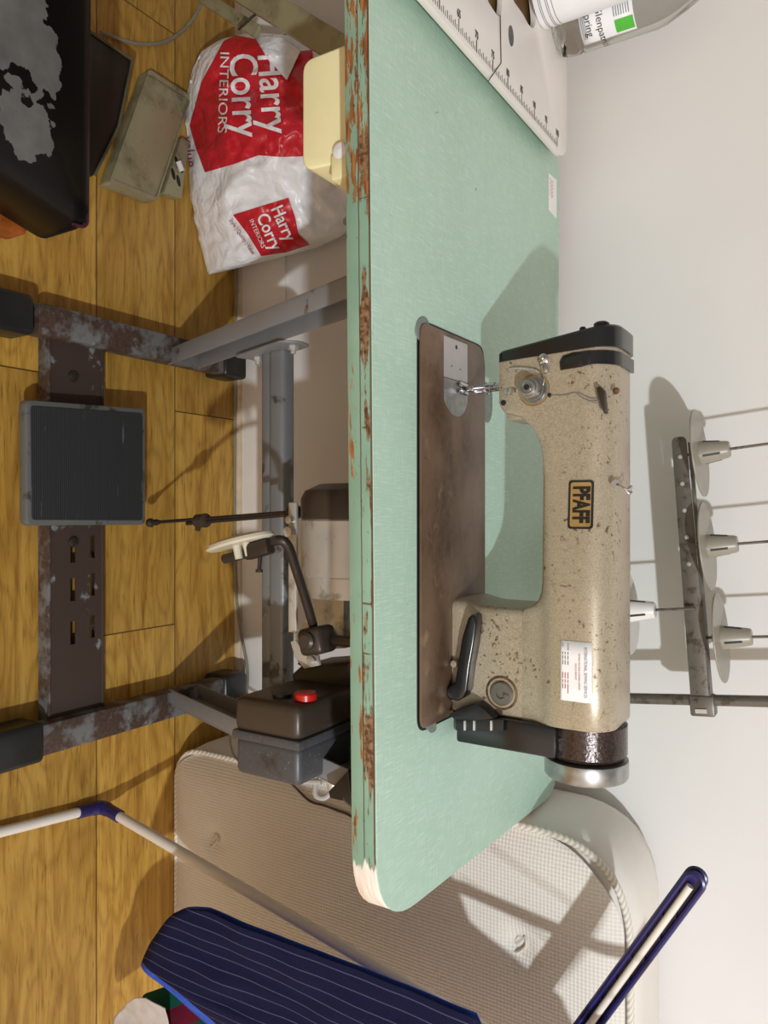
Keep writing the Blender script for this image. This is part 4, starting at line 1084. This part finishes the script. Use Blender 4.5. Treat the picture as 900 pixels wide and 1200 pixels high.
slotA = [g(566, -22), g(572, 2), g(578, 11), g(584, 20), g(588, 19), g(590, 6), g(590, -20)]
slotA, slotB = [round_poly(s, 0.008, 3) for s in (slotA, slotB)]
b = MB(); b._take(poly_plate(outer, [slotA, slotB], RZ - 0.008, 0.0065)); top = b.build('tabletop', M['white_gloss'], mt)
b = MB(); b.box((-0.80, 0.86, RZ - 0.019), (0.40, 0.70, 0.010), None, 0.002)  # added sheet in a floor brown, standing in for the floor below the slots
b.build('batten', plain('brown_hardboard', (120, 90, 52), 0.5, var=0.2, sc=30), mt, 'brown hardboard showing through the slots')
b = MB(); q = at(599, 42, Z=RZ)
b.prism([(q.x + 0.014 * cos(a * pi / 12), q.y + 0.0085 * sin(a * pi / 12), RZ - 0.0003) for a in range(24)], (0, 0, 0.0006)); b.build('inset', M['rubber'], top)
b = MB(); lp = [at(586, 18, Z=RZ), at(587, 74, Z=RZ), at(572, 95, Z=RZ)]
b.tube([Vector((p.x, p.y, RZ + 0.0002)) for p in lp], 0.0008, 6); b.build('joint_line', M['bronze'], top)
b = MB(); y60, y100 = 0.781, 1.180
for v in range(20, 101):
    yv = y60 + (v - 60) / 40 * (y100 - y60)
    big = v % 5 == 0; ten = v % 10 == 0 or v == 75
    L = 0.0155 if big else 0.0095; w = 0.0020 if ten else (0.0013 if big else 0.0010)
    x0 = EX + 0.001 - 0.0045 - (yv - 0.3) * 0.0075
    b.box((x0 - L / 2, yv, RZ + 0.0001), (L, w, 0.0002))
    if v < 100:
        b.box((x0 - 0.0065 / 2, yv + 0.005, RZ + 0.0001), (0.0065, 0.0008, 0.0002))
    if big: b.text(str(v), 0.0135, lambda u, s: (x0 - L - 0.006 - s, yv + u, RZ + 0.0003), 'CENTER', xs=0.7, bold=0.0005)
b.build('ruler_scale', M['ink'], top, 'black ruler scale and figures')
def line_bar(p, q, Y, z0, z1):
    a, c = at(p[0], p[1], Y=Y), at(q[0], q[1], Y=Y); d = (c - a)
    return a + d * ((z0 - a.z) / d.z), a + d * ((z1 - a.z) / d.z)
for (p, q, Y, z0, z1, w, m) in (((300, -2), (372, 42), 1.04, 0.03, 0.62, 0.045, 'olive'), ((246, 2), (281, 24), 1.10, 0.02, 0.235, 0.024, 'olive'), ((281, 30), (345, 42), 1.275, 0.16, 0.45, 0.034, 'olive_dark')):
    a, c = line_bar(p, q, Y, z0, z1); b = MB(); b.bar(a, c, w * 0.5, w, up=Vector((0, -1, 0)).cross((c - a).normalized()), bevel=0.003)
    b.build('leg', M[m], mt)
b = MB(); pp = [at(322 - 42 * k / 14, -4 + 38 * k / 14, Y=1.04) for k in range(15)]
for k in range(14):
    p, q = pp[k], pp[k + 1]; d = (q - p).normalized(); s = d.cross(Vector((0, 1, 0))) if k % 2 else Vector((0, 1, 0)); L = (q - p).length * 0.72
    c = (p + q) / 2; lk = [c + d * L * cos(a * pi / 6) + s * L * 0.42 * sin(a * pi / 6) for a in range(14)]
    b.tube(lk, 0.0012, 6, caps=False)
b.build('chain', M['dark_steel'], mt)

# bottle and tub standing on it
def on_axis(x, y, Y): return at(x, y, Y=Y)
BY, BR = 1.185, 0.043
bxr = at(664, 64, Y=BY).x; BX = bxr - BR
bt = thing('water_bottle', 'clear plastic water bottle with white and green label and pale screw cap', 'bottle', (BX, BY, RZ))
b = MB()
b.lathe([(0.018, 0.004), (0.034, 0.0), (0.040, 0.004), (BR, 0.016), (BR, 0.030), (BR - 0.002, 0.034), (BR, 0.038), (BR, 0.148), (0.040, 0.165), (0.030, 0.192), (0.021, 0.212), (0.0165, 0.222), (0.0165, 0.234), (0.019, 0.235), (0.019, 0.238), (0.0165, 0.239), (0.0165, 0.246)], (BX, BY, RZ), (0, 0, 1), 48)
body_ = b.build('bottle_body', M['clear'], bt)
b = MB()
def lab(u, v, o=0.0): a = radians(-170 + 160 * u); return (BX + (BR + 0.0006 + o) * cos(a), BY + (BR + 0.0006 + o) * sin(a), RZ + 0.045 + 0.080 * v)
b.grid(lambda u, v: lab(u, v), 40, 4); lb_ = b.build('label', M['label_white'], bt, 'white paper label', solid=0.0003)
b = MB(); LW = radians(160) * BR
def lt(body, size, u, v, al='LEFT'): b.text(body, size, lambda X, Z: lab(u + X / LW, v + Z / 0.080, 0.0006), al)
lt('Glenpatrick', 0.0150, 0.585, 0.38); lt('Spring', 0.0150, 0.585, 0.17)
b.build('lettering', M['ink'], lb_)
b = MB(); b.grid(lambda u, v: lab(0.80 + 0.16 * u, 0.64 + 0.34 * v, 0.0005), 6, 2); b.build('green_patch', M['label_green'], lb_)
b = MB()
for k in range(7): b.grid(lambda u, v: lab(0.56 + 0.20 * u, 0.64 + 0.045 * (k + 0.5 * v), 0.0005), 5, 1)
b.build('small_print', M['label_grey'], lb_); b = MB()
for k in range(3): b.grid(lambda u, v: lab(0.62 + 0.30 * u, 0.03 + 0.03 * (k + 0.5 * v), 0.0005), 5, 1)
b.build('small_print', M['label_grey'], lb_)
b = MB()
b.lathe([(0.0185, 0.0), (0.0195, 0.001), (0.0195, 0.012), (0.0175, 0.0145), (0.0, 0.015)], (BX, BY, RZ + 0.2395), (0, 0, 1), 36)
b.build('cap', M['cap_pinkish'], bt)
TBY, TBR = 1.10, 0.046
txr = at(636, 29, Y=TBY).x; TBX = txr - TBR
tb = thing('tub', 'white tub with grey rings and blue label in front of the water bottle', 'tub', (TBX, TBY, RZ))
b = MB(); b.lathe([(TBR - 0.004, 0.0), (TBR, 0.003), (TBR, 0.150), (TBR - 0.006, 0.156), (0, 0.157)], (TBX, TBY, RZ), (0, 0, 1), 48); tbb = b.build('tub_body', M['label_white'], tb)
b = MB()
for z in (0.010, 0.0125, 0.020, 0.0225, 0.0285): b.lathe([(TBR + 0.0003, z), (TBR + 0.0003, z + 0.0012)], (TBX, TBY, RZ), (0, 0, 1), 48, caps=False)
b.build('printed_rings', M['label_grey'], tbb)
def tbl(u, v, o=0.0): a = radians(-90) + u / TBR; return (TBX + (TBR + 0.0006 + o) * cos(a), TBY + (TBR + 0.0006 + o) * sin(a), RZ + v)
b = MB(); b.grid(lambda u, v: tbl(-0.04 + 0.085 * u, 0.050 + 0.014 * v), 16, 1); b.build('blue_band', M['label_blue'], tbb)
b = MB(); b.text('600g', 0.0105, lambda X, Z: tbl(0.018 + X, 0.041 + Z, 0.0004), 'LEFT', bold=0.0002); b.build('lettering', M['ink'], tbb)
b = MB()
for k in range(4):
    b.grid(lambda u, v: tbl(0.004 + 0.009 * k + 0.006 * u, 0.053 + 0.008 * v, 0.0006), 2, 1)
for k in range(6): b.grid(lambda u, v: tbl(-0.005 + 0.008 * k + 0.006 * u, 0.072 + 0.006 * v, 0.0004), 2, 1)
b.build('print_marks', M['label_grey'], tbb)

# ------------------------------------------------------------------ shop bag on the floor under the tables
bag = thing('plastic_bag', 'crumpled white and red plastic shop bag stuffed full under the tables', 'bag', (-0.66, 1.2, 0))
XLO = [(38, 292), (46, 258), (60, 236), (80, 226), (110, 219), (140, 213.5), (170, 213), (205, 212), (240, 212), (262, 219), (290, 231), (322, 243)]
XHI = [(38, 300), (42, 348), (52, 376), (64, 412), (200, 418), (262, 414), (276, 402), (290, 372), (304, 320), (312, 288), (318, 262), (322, 244)]
def interp(T, y):
    for (a, va), (c, vc) in zip(T, T[1:]):
        if y <= c: return va + (vc - va) * max(0, (y - a)) / (c - a)
    return T[-1][1]
def bagY(x, y): return 1.140 + 0.060 * (y - 140) / 180 + 0.09 * max(0, (x - 230) / 180)
def wr(x, y):
    v = Vector((x * 0.013, y * 0.015, 1.7)); r = 0
    for k, a in ((1, 1.0), (2.2, 0.55), (4.6, 0.22)):
        r += a * (0.5 - abs(noise.noise(v * k + Vector((0, 0, k)))) * 1.6)
    return r
def bagS(x, y, o=0.0, back=False):
    lo, hi = interp(XLO, y), interp(XHI, y)
    s = (y - 38) / 284; t = 0.5 if hi - lo < 1 else min(1, max(0, (x - lo) / (hi - lo)))
    edge = max(0.0, min(1, 4 * s * (1 - s))) ** 0.5 * max(0.0, min(1, 4 * t * (1 - t))) ** 0.5
    Y = bagY(x, y)
    if back: Y = min(Y + 0.085 * edge, 1.285)
    else: Y = Y - (0.075 * edge * min(1, max(0.25, (x - 205) / 60)) + 0.022 * wr(x, y) * min(1, edge * 1.8)) - o
    p = at(x, y, Y=Y); p.z = max(p.z, 0.002 + (o if not back else 0)); return p
def bag_grid(back):
    def f(u, v):
        y = 38 + 284 * (0.002 + 0.996 * u); lo, hi = interp(XLO, y), interp(XHI, y); return bagS(lo + (hi - lo) * v, y, 0, back)
    return f
b = MB(); b.grid(bag_grid(False), 90, 60); b.grid(bag_grid(True), 40, 24); bmesh.ops.remove_doubles(b.bm, verts=b.bm.verts, dist=0.0008)
bb = b.build('bag_film', M['bag'], bag, smooth=60)
def patch(poly, name, m, o, label=None):
    t = bmesh.new(); f = t.faces.new([t.verts.new((x, y, 0)) for x, y in poly]); bmesh.ops.triangulate(t, faces=[f])
    for _ in range(8):
        es = [e for e in t.edges if e.calc_length() > 5.5]
        if not es: break
        bmesh.ops.subdivide_edges(t, edges=es, cuts=1); bmesh.ops.triangulate(t, faces=t.faces)
    for v in t.verts: v.co = bagS(v.co.x, v.co.y, o)
    b = MB(); b._take(t); return b.build(name, M[m], bb, label, smooth=60)
patch([(262, 48), (276, 41), (300, 46), (318, 76), (336, 96), (352, 60), (366, 58), (368, 100), (360, 183), (330, 184), (303, 182), (272, 193), (240, 202), (229, 172), (222, 147), (236, 96)], 'red_print', 'bag_red', 0.0032, 'large red print with white lettering')
patch([(273, 252), (305, 242), (338, 232), (346, 255), (350, 275), (363, 287), (335, 296), (306, 300), (290, 274)], 'red_print', 'bag_red', 0.0032, 'small red print with white lettering')
patch([(302, 42), (330, 44), (352, 60), (336, 94), (322, 78)], 'bag_flap', 'bag', 0.0085)
def btext(name, m, items):
    for body, size, x0, y0, ang, xs, bold in items:
        b = MB(); ca, sa = cos(radians(ang)), sin(radians(ang))
        b.text(body, size, lambda u, v: bagS(x0 + v * ca - u * sa, y0 + u * ca + v * sa, 0.0060), 'LEFT', cuts=4.0, xs=xs, bold=bold)
        b.build(name, M[m], bb)
btext('white_lettering', 'bag', [('Harry', 46, 316, 62, -4, 0.86, 0.6), ('Corry', 46, 283, 62, -3, 0.86, 0.6), ('INTERIORS', 15, 263, 60, 2, 1.32, 0.0),
                                 ('Harry', 21, 323, 242, -24, 0.86, 0.3), ('Corry', 21, 306, 251, -24, 0.86, 0.3), ('INTERIORS', 7.5, 294, 257, -24, 1.0, 0.0)])
btext('mauve_lettering', 'bag_mauve', [('value', 17, 219, 160, -8, 1.05, 0.0), ('Style | Quality | Value', 7, 270, 257, -34, 0.8, 0.0)])
b = MB(); q = bagS(214, 246); b.tube(curve_pts([q, q + Vector((0.012, -0.012, 0.006)), q + Vector((-0.006, -0.02, 0.010)), q + Vector((-0.004, -0.006, -0.001))], 5), 0.0025, 6); b.build('knot', M['bag'], bag)

# ------------------------------------------------------------------ boxes on the floor
ob_ = thing('metal_box', 'olive cream metal box lying on the floor beside the shop bag', 'box', (-0.7, 0.92, 0))
OZ = 0.032
oc = [at(x, y, Z=OZ) for x, y in ((175, 81), (225, 113), (184, 236), (128, 214))]
def quad_plate(c, z0, z1, r, bev=0.002):
    return [(x, y, z0) for x, y in round_poly([(p.x, p.y) for p in c], r, 4)], (0, 0, z1 - z0)
b = MB(); lp, off = quad_plate(oc, 0.0, OZ - 0.004, 0.008); b.prism(lp, off, 0.003)
obx = b.build('box_body', M['olive'], ob_)
cen = sum(oc, Vector()) / 4
rim_k = 0.93
def rim(k): return [(x, y) for x, y in round_poly([((p - cen) * k + cen)[:2] for p in oc], 0.007, 4)]
b = MB(); o, i = rim(1.0), rim(0.93); L0 = [(x, y, OZ - 0.006) for x, y in o]; L1 = [(x, y, OZ) for x, y in o]; i1 = [(x, y, OZ) for x, y in i]; i0 = [(x, y, OZ - 0.008) for x, y in i]
b.loft([L0, L1, i1, i0]); b.build('raised_rim', M['olive'], ob_)
b = MB()
b.prism([(x, y, OZ - 0.006) for x, y in rim(0.925)], (0, 0, 0.0034), 0.001); b.build('lid', M['olive'], ob_)
vp = MB(); vc = [at(x, y, Z=0.02) for x, y in ((213, 160), (222, 166), (213, 233), (192, 226))]
lp, off = quad_plate(vc, 0.0, 0.02, 0.004); vp.prism(lp, off, 0.002)
vent = thing('vented_plate', 'olive grey plate with dark slots between the metal box and the shop bag', 'plate', (vc[2].x, vc[2].y, 0)); vp.build('plate_body', M['olive'], vent)
for (x, y) in ((203, 204), (207, 190), (209, 212), (212, 196)):
    b = MB(); p = at(x, y, Z=0.02); b.prism([(p.x + 0.012 * cos(a * pi / 6) * 0.9 - 0.003 * sin(a * pi / 6), p.y + 0.004 * sin(a * pi / 6) + 0.004 * cos(a * pi / 6), 0.0199) for a in range(12)], (0, 0, 0.0008)); b.build('slot', M['ink'], vent)
b = MB(); p = at(209, 189, Z=0.03); b.tube([p, p + Vector((0.016, 0.01, 0))], 0.006, 10); tag(b.build('plug', M['white_plastic']), 'small white plug on the slotted plate by the shop bag', 'plug')
db = thing('metal_box', 'dark brown sheet metal box lying between the black stool and the olive box', 'box', (-0.8, 0.8, 0))
dc = [at(x, y, Z=0.10) for x, y in ((98, 30), (156, 70), (140, 148), (112, 205), (96, 205))]
b = MB(); b.prism([(p.x, p.y, 0.0) for p in dc], (0, 0, 0.096), 0.003); dbb = b.build('box_body', M['dark_box'], db)
b = MB(); pts = [Vector((p.x, p.y, 0.098)) for p in dc]; b.tube([pts[0], pts[1], pts[2], pts[3]], 0.0025, 8); b.build('edge_strip', M['olive_dark'], dbb, 'pale worn metal edge')

# ------------------------------------------------------------------ stool with peeling seat, front left
st_ = thing('stool', 'low stool with peeling black vinyl seat and orange pine frame at the left', 'stool', (-0.62, 0.34, 0))
SZT = 0.462
def seat_loop(z, ins):
    e = [at(108, 266, Z=0.43), at(104, 260, Z=SZT), at(0, 187, Z=SZT)]
    xr = -0.322
    pts = [(-1.0, 0.06), (xr - 0.050, 0.06), (xr - 0.026, 0.45), (xr, 0.552), (xr - 0.004, 0.566), (-1.0, 0.572)]
    c = Vector((-0.66, 0.31)); out = []
    for x, y in round_poly(pts, [0.03, 0.05, 0.03, 0.018, 0.012, 0.03], 6):
        d = (c - Vector((x, y))); L = d.length; out.append((x + d.x / L * ins, y + d.y / L * ins, z))
    return out
b = MB(); b.loft([seat_loop(0.372, 0.008), seat_loop(0.378, 0.0), seat_loop(0.430, 0.0), seat_loop(0.448, 0.004), seat_loop(0.458, 0.012), seat_loop(SZT, 0.030), seat_loop(SZT + 0.002, 0.10), seat_loop(SZT + 0.003, 0.2)])
seat = b.build('seat', M['vinyl'], st_, 'black vinyl seat peeled to a grey backing', smooth=50)
b = MB(); lp = [p for p in seat_loop(0.446, 0.001) if p[1] > 0.545]; b.tube(sorted(lp, key=lambda p: p[0]), 0.0022, 8); b.build('piping', M['piping_pink'], seat, smooth=80)
b = MB(); b.box((-0.650, 0.312, 0.350), (0.652, 0.460, 0.042), None, 0.006); b.build('apron', M['wood_orange'], st_)
for x in (-0.94, -0.385):
    for y in (0.12, 0.51):
        b = MB(); b.bar((x, y, 0.0), (x, y, 0.335), 0.045, 0.045, up=(0, 1, 0), bevel=0.004); b.build('leg', M['wood_orange'], st_)

# ------------------------------------------------------------------ clothes airer and the washing on it
air = thing('clothes_airer', 'white tubed clothes airer with navy plastic corner joints at the right', 'clothes airer', (0.6, 0.85, 0))
J = at(120, 945, Z=0.016); Fa = at(0, 975, Z=0.014); dF = (Fa - J).normalized()
Up_ = at(518, 1178, Y=0.88); dU = (Up_ - J).normalized()
b = MB(); b.tube([J + dF * 0.035, J + dF * 0.62], 0.0088, 16); b.build('foot_tube', M['tube_white'], air)
b = MB(); b.tube([J + dU * 0.035, J + dU * 1.10], 0.0088, 16); b.build('frame_tube', M['tube_white'], air)
b = MB(); b.tube(curve_pts([J + dF * 0.052, J + dF * 0.022, J + (dF + dU) * 0.004, J + dU * 0.022, J + dU * 0.052], 5), [0.0112] * 6 + [0.0125] * 9 + [0.0112] * 6, 16); b.build('corner_joint', M['navy'], air)
# wing arm: a navy channel with a white tube lying in it
AY = 0.975
t1 = at(819, 1026, Y=AY); t0 = at(686, 1206, Y=AY); da = (t1 - t0).normalized(); t0 = t0 - da * 0.10; dn = da.cross(Vector((0, 1, 0))).normalized(); La = (t1 - t0).length
b = MB()
R_ = 0.0108
out_ = [(0, -R_), (La - R_, -R_)] + [(La - R_ + R_ * sin(a * pi / 12), -R_ * cos(a * pi / 12)) for a in range(1, 12)] + [(La - R_, R_), (0, R_)]
P2 = lambda u, v, o: t0 + da * u + dn * v + Vector((0, o, 0))
b.prism([P2(u, v, 0.004) for u, v in out_], (0, 0.003, 0))
b.tube([P2(u, v, -0.002) for u, v in out_], 0.0034, 8)
b.tube([P2(u, v, 0.014) for u, v in out_], 0.0030, 8)
for v in (-R_, R_): b.bar(P2(0, v, 0.006), P2(La - R_, v, 0.006), 0.0035, 0.016, up=(0, 1, 0))
b.prism([P2(u, v, 0.012) for u, v in out_], (0, 0.003, 0))
arm_ = b.build('wing_arm', M['navy'], air)
b = MB(); n = 9
for k in range(n):
    u = 0.01 + (La - 0.04) * k / n; b.bar(P2(u, -R_ + 0.003, 0.002), P2(u + La / n * 0.8, R_ - 0.003, 0.002), 0.0018, 0.004, up=(0, 1, 0))
b.build('ribs', M['navy'], arm_)
b = MB(); b.tube([P2(0, -0.001, -0.004), P2(La - 0.016, 0.001, -0.004)], 0.0044, 14); b.build('arm_tube', M['tube_white'], arm_, 'white tube lying in the navy arm')
# drying wires of the other wing (beyond the right edge of the picture)
for (a, c) in (((0.608, 1.080), (0.638, 1.160)), ((0.637, 1.007), (0.691, 1.142)), ((0.685, 0.968), (0.741, 1.114)), ((0.729, 0.934), (0.783, 1.085))):
    a = Vector((a[0], 0.672, a[1])); c = Vector((c[0], 0.672, c[1])); b = MB(); b.tube([a, c], 0.0014, 8); b.build('wire', M['tube_white'], air)

b = MB(); b.tube(curve_pts([(0.635, 0.672, 1.165), (0.691, 0.672, 1.142), (0.741, 0.672, 1.114), (0.783, 0.672, 1.085), (0.83, 0.70, 1.03)], 6), 0.004, 10); b.build('side_bar', M['tube_white'], air)
b = MB(); b.tube(curve_pts([(0.66, 0.822, 0.80), (0.71, 0.826, 0.83), (0.775, 0.83, 0.93), (0.83, 0.83, 0.97), (0.93, 0.835, 0.98)], 6), 0.005, 10); b.build('hanging_rail', M['tube_white'], air)

def cloth(name, hem, zt, m, parent=None, amp=0.006, seed=0.0, lean=(0, 0), pitch=0.0165, off=0.0, nv=30, label=None, th=0.0016, extra=None):
    hp = curve_pts(hem, 10); Ls = [0.0]
    for p, q in zip(hp, hp[1:]): Ls.append(Ls[-1] + hypot(q.x - p.x, q.y - p.y))
    t = bmesh.new(); uvl = t.loops.layers.uv.new('UVMap'); V = []; U = {}
    for i, p in enumerate(hp):
        row = []
        for j in range(nv + 1):
            ztop = zt(p) if callable(zt) else zt; s = j / nv; z = p.z + (ztop - p.z) * s; h = z - p.z
            w = amp * (noise.noise(Vector((p.x * 14 + seed, z * 5, seed))) + 0.5 * noise.noise(Vector((p.x * 34, z * 14, seed + 4))))
            v = t.verts.new((p.x + lean[0] * h, p.y + off + w + lean[1] * h, z)); U[v] = (Ls[i] / pitch, h / pitch); row.append(v)
        V.append(row)
    for i in range(len(V) - 1):
        for j in range(nv):
            f = t.faces.new((V[i][j], V[i + 1][j], V[i + 1][j + 1], V[i][j + 1]))
            for l in f.loops: l[uvl].uv = U[l.vert]
    me = bpy.data.meshes.new(name)
    for f in t.faces: f.smooth = True
    t.to_mesh(me); t.free(); me.materials.append(M[m])
    o = bpy.data.objects.new(name, me); COL.objects.link(o)
    md = o.modifiers.new('thick', 'SOLIDIFY'); md.thickness = th; md.offset = 0
    if parent is not None: o.parent = parent; o.matrix_parent_inverse = mw(parent).inverted()
    if label: o['label'] = label
    return o
hem = [at(240, 1067, Y=0.80), at(215, 1066, Y=0.80), at(200, 1074, Y=0.80), at(183, 1096, Y=0.80), at(168, 1121, Y=0.80), at(172, 1134, Y=0.80), at(210, 1163, Y=0.80), at(255, 1205, Y=0.81), at(300, 1255, Y=0.82), at(330, 1320, Y=0.83)]
gar = thing('garment', 'dark blue pinstriped garment hanging over the clothes airer', 'clothing', tuple(hem[4]))
GT = lambda p: interp([(0.57, 0.82), (0.60, 0.84), (0.68, 0.87), (0.74, 1.0), (0.80, 1.02), (2.0, 1.02)], p.x)
cloth('front_layer', hem, GT, 'pinstripe', gar, 0.010, 1.0, (0.035, 0.03))
hem2 = [p + Vector((0.002, 0.012, -0.002)) for p in hem[:4]] + [hem[4] + Vector((0.006, 0.008, -0.008))] + [h + Vector((0.016, 0.008, -0.018)) for h in hem[5:]]
cloth('back_layer', hem2, lambda p: GT(p) - 0.01, 'pin_light', gar, 0.006, 1.0, (0.035, 0.03), label='lighter blue reverse showing at the hem')
hg = [at(232, 1150, Y=0.86), at(182, 1160, Y=0.86), at(166, 1170, Y=0.86), at(160, 1200, Y=0.86), at(165, 1250, Y=0.86)]
tag(cloth('garment', hg, 0.90, 'green_cloth', None, 0.012, 3.0, (0.03, 0.0)), 'green and maroon striped garment hanging behind the blue one', 'clothing')
hw = [at(176, 1166, Y=0.82), at(160, 1168, Y=0.82), at(140, 1184, Y=0.82), at(128, 1204, Y=0.82), at(132, 1260, Y=0.82)]
tag(cloth('garment', hw, 0.30, 'grey_cloth', None, 0.014, 5.0, (0.06, 0.02)), 'pale grey crumpled cloth hanging lowest at the bottom corner', 'clothing')
